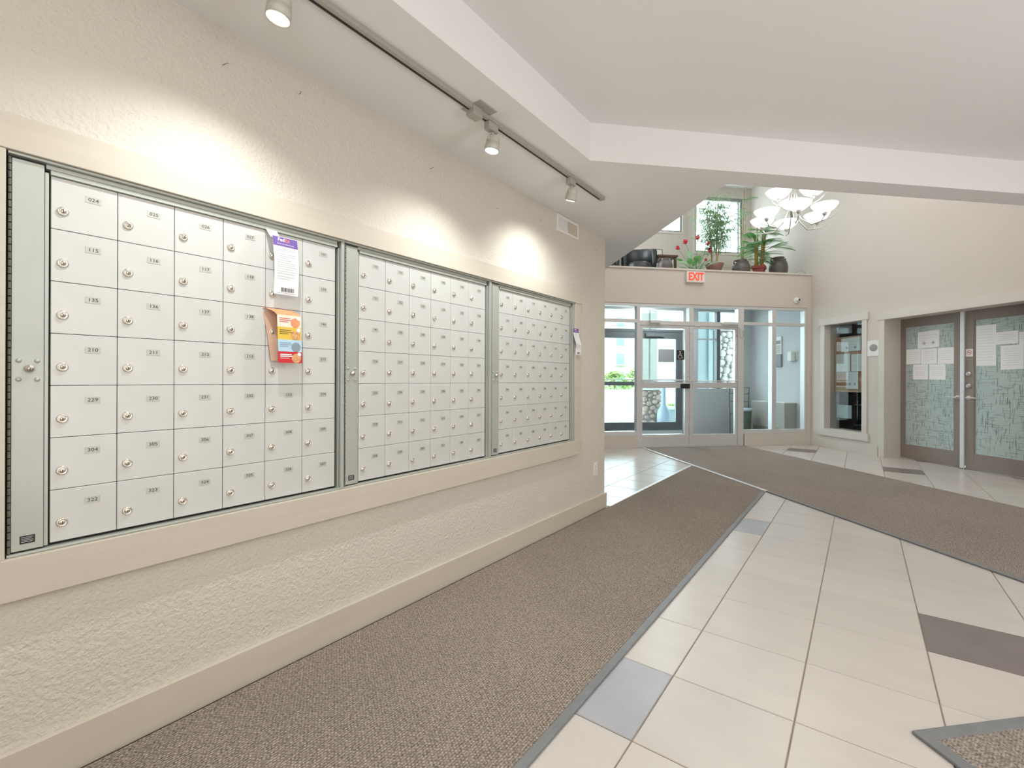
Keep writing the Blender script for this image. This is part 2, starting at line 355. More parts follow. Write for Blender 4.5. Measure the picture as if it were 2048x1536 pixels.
# mail wall with the recess for the mailboxes
HC = 2.42
mw = MB()
mw.box(-2.2, -1.87, -3.0, 0.17, 0, HC).box(-2.2, -1.87, 3.31, 3.86, 0, HC).box(-2.2, -1.87, 0.17, 3.31, 0, 0.645).box(-2.2, -1.87, 0.17, 3.31, 1.78, HC)
mw.box(-2.2, -2.1, 0.17, 3.31, 0.645, 1.78)
struct('wall_left', mw, wall_m)
struct('wall_left_return', MB().box(-6.8, -2.2, 3.70, 3.86, 0, HC), wall2_m)
struct('baseboard_left', MB().box(-1.87, -1.85, -3.0, 3.872, 0, 0.132), trim_m, bevel=0.002)
struct('wall_back', MB().box(-2.2, 4.7, -3.15, -3.0, 0, 2.8), wall2_m)
struct('wall_right_hall', MB().box(4.55, 4.7, -3.0, 4.57, 0, 5.4), wall2_m)

# low ceiling with the raised tray and the atrium opening
B1, B2, TR = 2.53, 3.94, 3.69
def ip(a, b):   # x+y=a, y-x=b
    return ((a-b)/2, (a+b)/2)
low = [(-2.2, -3.15), (-1.27, -3.15), (-1.27, -1.27+TR), (4.62, 4.62+TR), (4.62, 4.62+B2), ip(B1, B2), ip(B1, 10.8), (-6.94, 3.86), (-2.2, 3.86)]
# split into convex-friendly pieces
cm = MB()
cm.prism([(-2.2, -3.15), (-1.27, -3.15), (-1.27, -1.27+TR), ip(B1, B2), ip(B1, 10.8), (-6.94, 3.86), (-2.2, 3.86)], HC, HC+0.06)
cm.prism([(-1.27, -1.27+TR), (2.72, 2.72+TR), ip(9.15, B2), ip(B1, B2)], HC, HC+0.06)
struct('ceiling', cm, ceil_m)
tm = MB()
tm.prism([(-1.29, -3.15), (4.7, -3.15), (4.7, 4.45), (2.74, 2.72+TR+0.02), (-1.29, -1.27+TR+0.02)], 2.64, 2.70)
tm.prism([(-1.33, -3.15), (-1.27, -3.15), (-1.27, -1.27+TR), (-1.33, -1.33+TR+0.1)], HC+0.06, 2.66)
tm.prism([(-1.27, -1.27+TR), (2.72, 2.72+TR), (2.68, 2.72+TR+0.04), (-1.31, -1.27+TR+0.04)], HC+0.06, 2.66)
struct('ceiling_tray', tm, ceil_m)
am = MB()
am.prism([ip(B1, B2), ip(9.15, B2), ip(9.15, B2-0.12), ip(B1-0.12, B2-0.12)], HC+0.06, 5.4)
am.prism([ip(B1, B2), ip(B1, 10.8), ip(B1-0.12, 10.8), ip(B1-0.12, B2-0.12)], HC+0.06, 5.4)
struct('wall_atrium', am, wall2_m)
struct('ceiling_atrium', MB().prism([ip(B1-0.2, B2-0.2), ip(9.4, B2-0.2), ip(9.4, 13.2), ip(B1-0.2, 13.2)], 5.25, 5.33), ceil_m)

# ---- the 45 degree lobby, in (s, t) axes: s along the entrance wall, t out through it
TE = 7.49; SR = 6.45; TO = 9.15
e = MB()
e.box(-2.6, SR, TE, TE+0.15, 2.45, 3.03).box(-2.6, 2.2, TE, TE+0.15, 0, 2.45).box(6.376, SR, TE, TE+0.15, 0, 2.45)
struct('wall_entrance', e, wall2_m, fr='S')
struct('ledge_cap', MB().box(1.2, SR, TE-0.02, TE+0.17, 3.03, 3.06), trim2_m, fr='S', bevel=0.003).name = 'trim_1'
struct('floor_loft', MB().box(-2.6, SR, TE+0.15, TO, 2.80, 3.0), conc_m, fr='S')
struct('curb_left', MB().box(2.2, 3.174, TE+0.004, TE+0.12, 0, 0.205).box(2.2, 3.19, TE-0.014, TE+0.003, 0, 0.142), trim2_m, fr='S', bevel=0.003).name = 'baseboard_entrance_left'
struct('curb_right', MB().box(5.16, SR, TE+0.004, TE+0.12, 0, 0.21).box(5.15, SR, TE-0.014, TE+0.003, 0, 0.142), trim2_m, fr='S', bevel=0.003).name = 'baseboard_entrance_right'

# right wall: bulletin window opening t 6.432..7.168, door opening t 4.33..6.05
r = MB(); SW = SR+0.28
r.box(SR, SW, 7.168, TE+0.2, 0, 5.35).box(SR, SW, 6.05, 6.432, 0, 5.35).box(SR, SW, 6.432, 7.168, 0, 0.33).box(SR, SW, 6.432, 7.168, 2.10, 5.35)
r.box(SR, SW, 4.33, 6.05, 2.065, 5.35).box(SR, SW, -0.3, 4.33, 0, 5.35)
struct('wall_right', r, wall2_m, fr='S')
struct('wall_vestibule_right', MB().box(SR, SR+0.2, TE+0.2, TO+0.1, 0, 2.8), vest_m, fr='S')
struct('wall_loft_right', MB().box(SR, SR+0.2, TE+0.2, TO+0.15, 2.8, 5.35), wall2_m, fr='S')
bb = MB().box(SR-0.02, SR, 6.155, 6.335, 0, 0.15).box(SR-0.02, SR, 6.335, TE-0.014, 0, 0.15).box(SR-0.02, SR, 0, 4.20, 0, 0.15)
struct('baseboard_right', bb, trim2_m, fr='S', bevel=0.002)
# casing round the double doors and the reveal
dc = MB().box(SR-0.02, SR+0.001, 6.05, 6.145, 0, 2.06).box(SR-0.02, SR+0.001, 4.235, 4.33, 0, 2.06).box(SR-0.028, SR+0.001, 4.19, 6.165, 2.06, 2.18)
struct('door_casing', dc, trim2_m, fr='S', bevel=0.002).name = 'trim_2'
# loft back wall with two windows
lw = MB(); k0, k1 = 2.95, 5.35
lw.box(-2.6, 4.10, TO, TO+0.2, k0, k1).box(4.86, 5.15, TO, TO+0.2, k0, k1).box(6.24, SR+0.2, TO, TO+0.2, k0, k1)
lw.box(4.10, 4.86, TO, TO+0.2, k0, 4.25).box(5.15, 6.24, TO, TO+0.2, k0, 3.86).box(4.10, 4.86, TO, TO+0.2, 5.05, k1).box(5.15, 6.24, TO, TO+0.2, 5.03, k1)
struct('wall_loft', lw, wall2_m, fr='S')
# vestibule
struct('ceiling_vestibule', MB().box(1.9, SR, TE+0.15, TO, 2.72, 2.79), vest_m, fr='S')
struct('wall_vestibule_left', MB().box(1.9, 2.1, TE+0.12, TO, 0, 2.72), vest_m, fr='S')
struct('floor_vestibule', MB().box(1.9, SR, TE+0.02, TO+0.1, -0.1, 0.012), vmat_m, fr='S')
vw = MB().box(5.12, SR, TO, TO+0.12, 0, 0.97).box(6.10, SR, TO, TO+0.12, 0.97, 2.72).box(5.12, 5.20, TO, TO+0.12, 0.97, 2.72).box(5.20, 6.10, TO, TO+0.12, 2.60, 2.72).box(1.9, 2.85, TO, TO+0.12, 0, 2.95)
vw.box(2.2, 5.12, TO, TO+0.12, 2.66, 2.95).box(5.12, SR, TO, TO+0.12, 2.72, 2.95)
struct('wall_vestibule_outer', vw, vest_m, fr='S')
# office behind the bulletin window and behind the double doors
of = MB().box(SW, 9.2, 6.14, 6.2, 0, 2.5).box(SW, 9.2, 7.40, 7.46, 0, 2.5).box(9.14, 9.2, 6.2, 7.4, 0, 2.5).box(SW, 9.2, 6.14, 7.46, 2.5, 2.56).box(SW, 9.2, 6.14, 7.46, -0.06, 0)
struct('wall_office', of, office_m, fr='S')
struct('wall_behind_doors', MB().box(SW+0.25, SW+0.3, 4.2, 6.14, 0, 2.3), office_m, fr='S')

# ================================================================== MATS (lying on the tiles)
def strip(p0, p1, wd, z1, side=1):
    p0 = Vector(p0); p1 = Vector(p1); d = (p1-p0).normalized(); nrm = Vector((-d.y, d.x))*wd*side
    return [tuple(p0), tuple(p1), tuple(p1+nrm), tuple(p0+nrm)]
t = thing('entrance_mat', 'long ribbed brown mat running along the floor below the mailboxes', 'mat', (-1.3, 2.0, 0))
xl, xr = -1.832, -0.79
part('mat_pile', MB().prism([(xl, -2.9), (xr-0.03, -2.9), (xr-0.03, S3-0.045-(xr-0.03)), (xl+0.012, S3-0.045-(xl+0.012)), (xl+0.012, 3.88), (xl, 3.88)], 0.0005, 0.009), carpet_m, t)
part('edging', MB().prism([(xr-0.032, -2.9), (xr, -2.9), (xr, S3-0.04-xr), (xr-0.032, S3-0.04-(xr-0.032))], 0.0005, 0.011), edge_m, t, 'dark grey vinyl edging', bevel=0.003)
part('edging', MB().prism([(xl-0.02, 3.88), (xl+0.014, 3.88), (xl+0.014, S3-0.04-(xl+0.014)), (xl-0.02, S3-0.04-(xl-0.02))], 0.0005, 0.012), medge_m, t, 'bright metal edging', bevel=0.003)
t = thing('entrance_mat', 'wide smooth brown mat leading from the glass entrance doors across the lobby', 'mat', (4.2, 4.0, 0), 'S')
a0, a1 = S3*Q2, S5*Q2
part('mat_pile', MB().box(a0+0.03, a1-0.015, 0.3, TE-0.02, 0.0005, 0.009), carpet2_m, t)
part('edging', MB().box(a0, a0+0.032, 0.3, 4.37, 0.0005, 0.012), edge_m, t, 'dark grey vinyl edging', bevel=0.003)
part('edging', MB().box(a0-0.008, a0+0.032, 4.37, TE-0.05, 0.0005, 0.013), medge_m, t, 'bright metal edging', bevel=0.003)
part('edging', MB().box(a1-0.016, a1, 0.3, TE-0.02, 0.0005, 0.010), edge_m, t, 'thin dark edging', bevel=0.002)
t = thing('entrance_mat', 'small brown mat with wide grey border, its corner in the bottom right of the photo', 'mat', (2.2, 0.8, 0), 'S')
part('mat_pile', MB().box(1.50+0.045, 3.0, -0.3, 1.31-0.045, 0.0005, 0.010), carpet2_m, t)
part('border', MB().prism([(1.50, 1.31), (3.0, 1.31), (3.0, 1.265), (1.545, 1.265), (1.545, -0.3), (1.50, -0.3)], 0.0005, 0.012), edge_m, t, bevel=0.003)

# ================================================================== MAILBOX SURROUND AND UNITS
XT = -1.845
t = thing('mailbox_surround', 'flat painted wooden surround framing the whole bank of mailboxes', 'frame', (-1.87, 1.75, 0.54))
part('head_board', MB().box(-1.871, XT+0.003, 0.075, 3.385, 1.765, 1.862), trim_m, t, bevel=0.002)
part('sill_board', MB().box(-1.871, XT+0.003, 0.075, 3.385, 0.545, 0.660), trim_m, t, bevel=0.002)
part('side_board', MB().box(-1.871, XT, 0.09, 0.192, 0.660, 1.765), trim_m, t, bevel=0.002)
part('side_board', MB().box(-1.871, XT, 3.285, 3.368, 0.660, 1.765), trim_m, t, bevel=0.002)

BW, BH = 0.1498, 0.1506; XB = -1.873
dmb = MB().box(-0.014, 0, 0.0009, BW-0.0009, -BH+0.0009, -0.0009)
door_me = dmb.mesh('compartment_door', box_m)
lk = MB().lathe([(0.0135, 0), (0.0135, 0.002), (0.0120, 0.005), (0.0095, 0.0062), (0.0088, 0.0048), (0.0060, 0.0048), (0.0055, 0.0075), (0.001, 0.0078)], 18, (0, 0, 0), (1, 0, 0))
lock_me = lk.mesh('cam_lock', chrome_m, smooth=True)
key_me = MB().box(0.0070, 0.0082, -0.0011, 0.0011, -0.0035, 0.0035).mesh('keyhole', ink_m)
pl_me = MB().box(0, 0.0010, -0.018, 0.018, -0.0095, 0.0095).mesh('number_plate', plate_m)
rows = {0: [['024', '025', '026', '027', '028', '101'], [102, 103, 104, 105, 106, 107], [108, 109, 110, 111, 112, 113]],
        1: [range(115, 121), range(121, 127), range(127, 133)], 2: [range(135, 141), range(141, 147), range(147, 153)],
        3: [range(210, 216), range(216, 222), range(222, 228)], 4: [range(229, 235), range(235, 241), range(241, 247)],
        5: [range(304, 310), range(310, 316), range(316, 322)], 6: [range(322, 328), range(328, 334), range(334, 340)]}
unit_lab = ['left bank of numbered silver mailboxes, starting with box 024 at its top left corner',
            'middle bank of numbered silver mailboxes between the other two banks',
            'right bank of numbered silver mailboxes nearest the end of the wall']
def unit(u, y0, y1, yb):
    t = thing('mailbox_unit', unit_lab[u], 'mailboxes', (XB, yb, 1.7299), group='banks of mailboxes in the wall')
    zt, zb = 1.764, 0.661; ye = yb+6*BW
    part('housing', MB().box(-2.09, XB-0.012, y0+0.001, y1-0.001, zb+0.001, zt-0.001), dark_m, t)
    part('bottom_rail', MB().box(-1.89, -1.858, y0+0.0005, y1-0.0005, zb, zb+0.007), frame_m, t, bevel=0.001)
    part('top_rail', MB().box(-1.89, -1.852, y0+0.0005, y1-0.0005, zt-0.007, zt), frame_m, t, bevel=0.001)
    part('top_stop', MB().box(-1.89, -1.866, yb-0.01, ye+0.004, zt-0.02, zt-0.0075), frame_m, t, bevel=0.001)
    part('top_channel', MB().box(-1.89, -1.864, yb-0.001, ye+0.004, zt-0.034, zt-0.021), frame_m, t, bevel=0.001)
    # right jamb channel
    jw = y1-ye
    part('jamb', MB().box(-1.89, -1.868, ye+0.010, ye+jw*0.45, zb+0.0075, zt-0.035), frame_m, t, bevel=0.001)
    part('jamb', MB().box(-1.89, -1.856, ye+jw*0.5, y1-0.002, zb+0.007, zt-0.007), frame_m, t, bevel=0.001)
    # piano hinge, lock panel and stop strip on the left
    h = MB(); n = 54
    for k in range(n):
        za = zb+0.01+(zt-zb-0.02)*k/n; zc = zb+0.01+(zt-zb-0.02)*(k+0.86)/n
        h.cyl((-1.862, y0+0.005, za), (-1.862, y0+0.005, zc), 0.0032, n=6)
    part('piano_hinge', h, hinge_m, t, kind='stuff')
    part('lock_panel', MB().box(-1.875, -1.862, y0+0.009, yb-0.014, zb+0.012, zt-0.014), frame_m, t, bevel=0.0012)
    part('stop_strip', MB().box(-1.885, -1.868, yb-0.0125, yb-0.004, zb+0.012, zt-0.03), frame_m, t, bevel=0.001)
    ym = (y0+0.009+yb-0.014)/2; zc = 1.171
    for dy in (-0.018, 0.018):
        for dz in (-0.026, 0.026):
            part('rivet', MB().lathe([(0.0062, 0), (0.0058, 0.002), (0.0035, 0.0042), (0.001, 0.0048)], 12, (-1.862, ym+dy, zc+dz), (1, 0, 0)), frame_m, t, smooth=True)
    pk = part('master_lock', MB().lathe([(0.0105, 0), (0.0105, 0.010), (0.0085, 0.014), (0.006, 0.014), (0.006, 0.017), (0.001, 0.0172)], 16, (-1.862, ym+0.002, zc+0.004), (1, 0, 0)), chrome_m, t, smooth=True)
    part('keyhole', MB().box(-1.8452, -1.8445, ym+0.001, ym+0.003, zc+0.000, zc+0.008), ink_m, pk)
    mp = part('maker_plate', MB().box(-1.862, -1.861, ym-0.015, ym+0.015, zb+0.030, zb+0.052), black_m, t)
    ll = MB()
    for k in range(4): ll.box(-1.861, -1.8607, ym-0.012, ym+(0.010, 0.012, 0.008, 0.011)[k], zb+0.0345+k*0.0042, zb+0.0358+k*0.0042)
    part('printed_lines', ll, line_m, mp, kind='stuff')
    first = u == 0
    for r_ in range(7):
        for c in range(6):
            num = str(rows[r_][u][c])
            d = bpy.data.objects.new('compartment_door', door_me); C.objects.link(d); d.parent = t
            d.location = (0, c*BW, -r_*BH); d['label'] = 'small locked mailbox door with number plate '+num
            bv(d, 0.0009, 1)
            for nm, me, loc, rt in (('cam_lock', lock_me, (0, 0.0255, -0.0965), (random.uniform(-0.3, 0.3), 0, 0)), ('number_plate', pl_me, (0, 0.0925, -0.044), (random.uniform(-0.03, 0.03), 0, 0))):
                s = bpy.data.objects.new(nm, me); C.objects.link(s); s.parent = d; s.location = loc; s.rotation_euler = rt
            s = bpy.data.objects.new('keyhole', key_me); C.objects.link(s); s.parent = d; s.location = (0, 0.0255, -0.0965)
            tx = bpy.data.objects.new('number', text_mb(num, 0.0148, 'W', (0, 0, 0), 0.0002, sx=1.12).mesh('number', ink_m)); C.objects.link(tx)
            tx.parent = d; tx.location = (0.0012, 0.0925, -0.044)
unit(0, 0.1955, 1.2165, 0.2814)
unit(1, 1.2175, 2.2435, 1.299)
unit(2, 2.2445, 3.2845, 2.333)

# ================================================================== PAPERS STUCK ON THE MAILBOXES
def curl(y0, y1, z0, z1, xs, yo=None, n=2):   # rows top to bottom, xs = x at each row
    rows_ = []; m = len(xs)
    for k, x in enumerate(xs):
        z = z1+(z0-z1)*k/(m-1); dy = 0 if yo is None else yo[k]
        rows_.append([(x, y0+dy+(y1-y0)*i/n, z) for i in range(n+1)])
    return rows_
def notice(t, y0, y1, z0, z1, xs, yo, s=1.0):
    part('paper', MB().sheet(curl(y0, y1, z0, z1, xs, yo), 0.0006), paper_m, t)
    m = len(xs)
    def at(fz, fy, lift=0.0011):
        k = fz*(m-1); i = min(int(k), m-2); f = k-i
        x = xs[i]+(xs[i+1]-xs[i])*f; dy = yo[i]+(yo[i+1]-yo[i])*f
        return (x+lift, y0+dy+(y1-y0)*fy, z1+(z0-z1)*fz)
    hd = [[at(0.005, 0.0), at(0.005, 1.0)], [at(0.08, 0), at(0.08, 1)], [at(0.165, 0.0), at(0.165, 1.0)]]
    h = part('header_band', MB().sheet(hd, 0.0003), purple_m, t, 'purple printed header')
    p = at(0.055, 0.47, 0.0018); part('lettering', text_mb('Fed', 0.019*s, 'W', p, 0.0002, 'RIGHT', 0.0004), paper_m, h)
    p = at(0.055, 0.48, 0.0018); part('lettering', text_mb('Ex', 0.019*s, 'W', p, 0.0002, 'LEFT', 0.0004), orange_m, h)
    p = at(0.125, 0.5, 0.0018); part('lettering', text_mb('Sorry we missed you.', 0.0078*s, 'W', p, 0.0002), paper_m, h)
    L_ = MB()
    for f, w_ in ((0.20, .6), (0.225, .8), (0.25, .5), (0.30, .8), (0.335, .8), (0.37, .5), (0.41, .6), (0.45, .8), (0.485, .75), (0.52, .8), (0.56, .7), (0.60, .8), (0.64, .75), (0.69, .7), (0.73, .5), (0.97, .8)):
        a_ = at(f, 0.1); b2 = at(f, 0.1+w_); L_.add([(a_[0], a_[1], a_[2]), (b2[0], b2[1], b2[2]), (b2[0], b2[1], b2[2]-0.0009), (a_[0], a_[1], a_[2]-0.0009)], [(0, 3, 2, 1), (0, 1, 2, 3)])
    part('printed_lines', L_, line_m, t, kind='stuff')
    bc = MB(); yy = 0.28
    while yy < 0.80:
        ww = random.choice((0.008, 0.014, 0.022)); a_ = at(0.88, yy); b2 = at(0.95, yy)
        bc.add([a_, (a_[0], a_[1]+ww*(y1-y0), a_[2]), (b2[0], b2[1]+ww*(y1-y0), b2[2]), b2], [(0, 3, 2, 1), (0, 1, 2, 3)]); yy += ww+random.choice((0.012, 0.02))
    part('barcode', bc, ink_m, t, kind='stuff')
t = thing('delivery_notice', 'white delivery notice with purple header stuck over mailboxes in the left bank', 'paper', (-1.84, 0.94, 1.48))
part('hanging_tab', MB().sheet([[(-1.866, 0.877, 1.735), (-1.866, 0.919, 1.733)], [(-1.850, 0.879, 1.715), (-1.850, 0.921, 1.713)], [(-1.8345, 0.880, 1.698), (-1.8345, 0.922, 1.696)]], 0.0006), paper_m, t)
notice(t, 0.888, 0.985, 1.481, 1.706, [-1.836, -1.829, -1.826, -1.826, -1.830, -1.836], [0, 0.001, 0.003, 0.004, 0.005, 0.006])
t = thing('delivery_notice', 'small folded delivery notice with purple header on right edge of mailbox surround', 'paper', (-1.83, 3.27, 1.34))
notice(t, 3.235, 3.318, 1.345, 1.560, [-1.842, -1.839, -1.831, -1.819, -1.828, -1.830], [0, 0, 0.006, 0.014, 0.018, 0.024], 0.8)

t = thing('coupon_flyer', 'folded strip of colourful food coupons sticking out of a left bank mailbox', 'flyer', (-1.84, 0.95, 1.21))
part('folded_top', MB().sheet([[(-1.874, 0.868, 1.425), (-1.874, 0.962, 1.425)], [(-1.858, 0.876, 1.424), (-1.858, 0.975, 1.424)], [(-1.838, 0.895, 1.412), (-1.838, 0.992, 1.412)], [(-1.828, 0.903, 1.400), (-1.828, 0.998, 1.400)]], 0.0006), orange_m, t, 'orange and white printed fold')
part('back_leaf', MB().sheet([[(-1.874, 0.868, 1.424), (-1.872, 0.962, 1.424)], [(-1.868, 0.884, 1.33), (-1.866, 0.972, 1.33)], [(-1.862, 0.897, 1.22), (-1.860, 0.985, 1.22)]], 0.0006), tan_m, t)
bands = [(1.400, 1.3535, pink_m, 'coupon', 'cream and orange coupon'), (1.3535, 1.304, yellow_m, 'coupon', 'yellow coupon with food photo'), (1.304, 1.257, lblue_m, 'coupon', 'pale blue coupon'), (1.257, 1.212, redp_m, 'coupon', 'red coupon')]
def yz(z): return 0.903+(1.400-z)/0.188*0.006
for k, (za, zc, m_, nm, lb) in enumerate(bands):
    X = -1.827; c_ = part(nm, MB().sheet([[(X, yz(za), za), (X, yz(za)+0.095, za)], [(X, yz(zc), zc), (X, yz(zc)+0.095, zc)]], 0.0006), m_, t, lb)
    L_ = MB()
    for j in range(3):
        z_ = za-0.012-j*0.007; L_.box(X+0.0007, X+0.001, yz(za)+0.008, yz(za)+0.008+(0.045, 0.05, 0.035)[j], z_-(0.0022 if k == 3 and j < 2 else 0.0012), z_+(0.0022 if k == 3 and j < 2 else 0.0006))
    part('printed_lines', L_, (redp_m, ink_m, bluegrey_m, paper_m)[k], c_, kind='stuff')
    part('food_picture', MB().lathe([(0.019, 0), (0.018, 0.0004), (0.001, 0.0005)], 14, (X+0.0007, yz(zc)+0.071, zc+0.019), (1, 0, 0)), (orange_m, food_m, bluegrey_m, food_m)[k], c_)
    if k in (0, 3, 1): part('badge', MB().lathe([(0.008, 0), (0.0075, 0.0003), (0.001, 0.0004)], 12, (X+0.0008, yz(za)+0.084, za-0.010), (1, 0, 0)), paper_m, c_)

# ================================================================== WALL BITS
lab_hooks = ['thin bent nail high on the wall above the left bank of mailboxes', 'tiny nail near the ceiling between the first two track lamps, left one', 'small nail in the wall above the middle bank of mailboxes', 'faint nail in the wall above the right bank of mailboxes, left of vent', 'small nail in the wall just below the left end of the vent', 'bent nail near the far end of the mailbox wall, right of vent']
for k, (yy, zz, an) in enumerate(((0.725, 2.287, 0.9), (1.01, 2.323, 0.2), (1.735, 2.279, 0.7), (2.297, 2.23, 0.9), (2.80, 2.293, 0.6), (3.661, 2.278, 1.1))):
    L_ = 0.012 if k in (0, 5, 2) else 0.008
    solo('nail', MB().tube([(-1.871, yy, zz), (-1.862, yy+0.002, zz), (-1.857, yy+L_*math.sin(an), zz+L_*math.cos(an)), (-1.857, yy+L_*1.6*math.sin(an), zz+L_*0.7)], 0.0013, 5), hinge_m, lab_hooks[k], 'nail', (-1.871, yy, zz), group='nails left in the mailbox wall')
t = thing('air_vent', 'white wall vent grille high at the far end of the mailbox wall', 'vent', (-1.87, 3.19, 2.29))
v0, v1, z0, z1 = 3.02, 3.355, 2.285, 2.415
part('frame', MB().box(-1.871, -1.862, v0, v1, z0, z0+0.02).box(-1.871, -1.862, v0, v1, z1-0.02, z1).box(-1.871, -1.862, v0, v0+0.022, z0+0.02, z1-0.02).box(-1.871, -1.862, v1-0.022, v1, z0+0.02, z1-0.02), white_m, t, bevel=0.002)
part('backing', MB().box(-1.8712, -1.870, v0+0.022, v1-0.022, z0+0.02, z1-0.02), dark_m, t)
for k in range(22):
    yy = v0+0.030+k*0.0133
    part('slat', MB().obox((-1.8665, yy, (z0+z1)/2), (0.0085, 0.0016 if k < 11 else 0.0138, z1-z0-0.04), Matrix.Rotation(0.5 if k < 11 else 0.15, 3, 'Z')), trim_m if k > 10 else white_m, t)
def outlet(y, z):
    t = thing('power_outlet', 'white electrical outlet low on the far end of the mailbox wall', 'outlet', (-1.87, y, z))
    part('cover_plate', MB().box(-1.871, -1.865, y-0.036, y+0.036, z-0.058, z+0.058), white_m, t, bevel=0.002)
    for dz in (-0.02, 0.02):
        s = part('socket', MB().box(-1.865, -1.863, y-0.017, y+0.017, z+dz-0.014, z+dz+0.014), white_m, t, bevel=0.001)
        part('slot', MB().box(-1.8632, -1.8625, y-0.008, y-0.006, z+dz-0.005, z+dz+0.006).box(-1.8632, -1.8625, y+0.006, y+0.008, z+dz-0.005, z+dz+0.006), ink_m, s)
outlet(3.681, 0.371)

# ================================================================== TRACK LIGHTING
XK = -1.46
t = thing('track_rail', 'long grey ceiling track carrying the spot lamps along the mailbox wall', 'light track', (XK, 1.0, HC))
part('rail', MB().box(XK-0.018, XK+0.018, -1.2, 2.955, HC-0.020, HC-0.0005), track_m, t, bevel=0.002)
part('slot', MB().box(XK-0.012, XK-0.002, -1.19, 2.94, HC-0.0212, HC-0.0195), dark_m, t, 'dark slot in the underside')
part('end_cap', MB().box(XK-0.019, XK+0.019, 2.953, 2.970, HC-0.021, HC-0.0005), track_m, t, bevel=0.001)
part('feed_plate', MB().box(XK-0.055, XK+0.065, 1.60, 1.72, HC-0.005, HC-0.0003), track_m, t, bevel=0.003)
part('feed_box', MB().box(XK-0.024, XK+0.024, 1.60, 1.665, HC-0.048, HC-0.004), track_m, t, bevel=0.003)
def spot(y, aim, lit, lab):
    t = thing('track_spotlight', lab, 'spotlight', (XK, y, HC-0.02), group='spot lamps on the ceiling track')
    z = HC-0.0215
    part('adapter', MB().box(XK-0.017, XK+0.017, y-0.035, y+0.035, z-0.040, z), track_m, t, bevel=0.003)
    c = Vector((XK, y+0.012, z-0.040)); piv = c+Vector((0, 0, -0.048)); a = Vector(aim).normalized()
    side = Vector((0, 1, 0)); side = (side-a*side.dot(a)).normalized()
    part('yoke', MB().tube([piv+side*0.033, piv+side*0.033+Vector((0, 0, 0.028)), c+side*0.012+Vector((0, 0, -0.006)), c-side*0.012+Vector((0, 0, -0.006)), piv-side*0.033+Vector((0, 0, 0.028)), piv-side*0.033], 0.0036, 6), lamp_m, t)
    part('stem', MB().cyl(c+Vector((0, 0, 0.001)), c+Vector((0, 0, -0.012)), 0.006), lamp_m, t)
    b0 = piv-a*0.035
    hd = part('lamp_head', MB().lathe([(0.008, 0), (0.022, 0.003), (0.030, 0.012), (0.0325, 0.028), (0.0335, 0.044), (0.0355, 0.045), (0.0370, 0.078), (0.0340, 0.078), (0.031, 0.070), (0.002, 0.068)], 24, b0, a), lamp_m, t, smooth=True)
    part('lens', MB().lathe([(0.0306, 0), (0.024, 0.003), (0.001, 0.004)], 24, b0+a*0.0745, a), lens_m if lit else dark_m, t, 'glowing lens' if lit else None)
    if lit:
        l = bpy.data.lights.new('spot_beam', 'SPOT'); l.energy = lit; l.spot_size = math.radians(136); l.spot_blend = 1.0; l.color = (0.95, 1.0, 0.97); l.shadow_soft_size = 0.022
        o = bpy.data.objects.new('spot_beam', l); C.objects.link(o); o.location = b0+a*0.092; o.rotation_euler = a.to_track_quat('-Z', 'Y').to_euler()
spot(0.715, (-0.10, -0.10, -0.99), 33, 'lit spotlight on the ceiling track nearest the camera, cut by the top edge')
spot(1.755, (-0.10, -0.08, -0.99), 33, 'lit middle spotlight hanging beside the square feed plate of the track')
spot(2.530, (-0.34, 0.14, -0.93), 27, 'far spotlight near the end of the track, turned away towards the wall')

# ================================================================== ENTRANCE STOREFRONT
def bars(lst): 
    m = MB()
    for b in lst: m.box(*b)
    return m
t0, t1 = TE+0.012, TE+0.115
t = thing('storefront_frame', 'silver aluminium storefront framework of the glazed entrance wall', 'window frame', (4.2, TE, 0), 'S')
part('header', bars([(2.2, 6.376, t0, t1, 2.40, 2.449)]), alu_m, t, bevel=0.002)
for s0, s1, za, zc in ((2.2, 2.26, 0.206, 2.40), (3.170, 3.226, 0.0, 2.40), (4.118, 4.200, 2.160, 2.40), (5.036, 5.146, 0.0, 2.40), (5.694, 5.775, 0.28, 2.40), (6.334, 6.375, 0.28, 2.40)):
    part('mullion', bars([(s0, s1, t0, t1, za, zc)]), alu_m, t, bevel=0.002)
for s0, s1, za, zc in ((2.26, 3.17, 2.121, 2.18), (3.226, 5.036, 2.084, 2.160), (5.146, 5.694, 2.122, 2.172), (5.775, 6.334, 2.122, 2.172)):
    part('transom', bars([(s0, s1, t0, t1, za, zc)]), alu_m, t, bevel=0.002)
for s0, s1, za, zc in ((2.2, 3.17, 0.206, 0.280), (5.146, 6.375, 0.211, 0.278)):
    part('sill', bars([(s0, s1, t0, t1, za, zc)]), alu_m, t, bevel=0.002)
for s0, s1, za, zc in ((2.26, 3.17, 0.28, 2.121), (2.26, 3.17, 2.18, 2.40), (3.226, 4.118, 2.16, 2.40), (4.200, 5.036, 2.16, 2.40), (5.146, 5.694, 0.278, 2.122), (5.775, 6.334, 0.278, 2.122), (5.146, 5.694, 2.172, 2.40), (5.775, 6.334, 2.172, 2.40)):
    part('pane', bars([(s0-0.004, s1+0.004, TE+0.062, TE+0.068, za-0.004, zc+0.004)]), glass_m, t)
struct('threshold', MB().box(3.226, 5.036, TE-0.012, TE+0.14, 0.0, 0.018), medge_m, fr='S', bevel=0.003).name = 'trim_3'

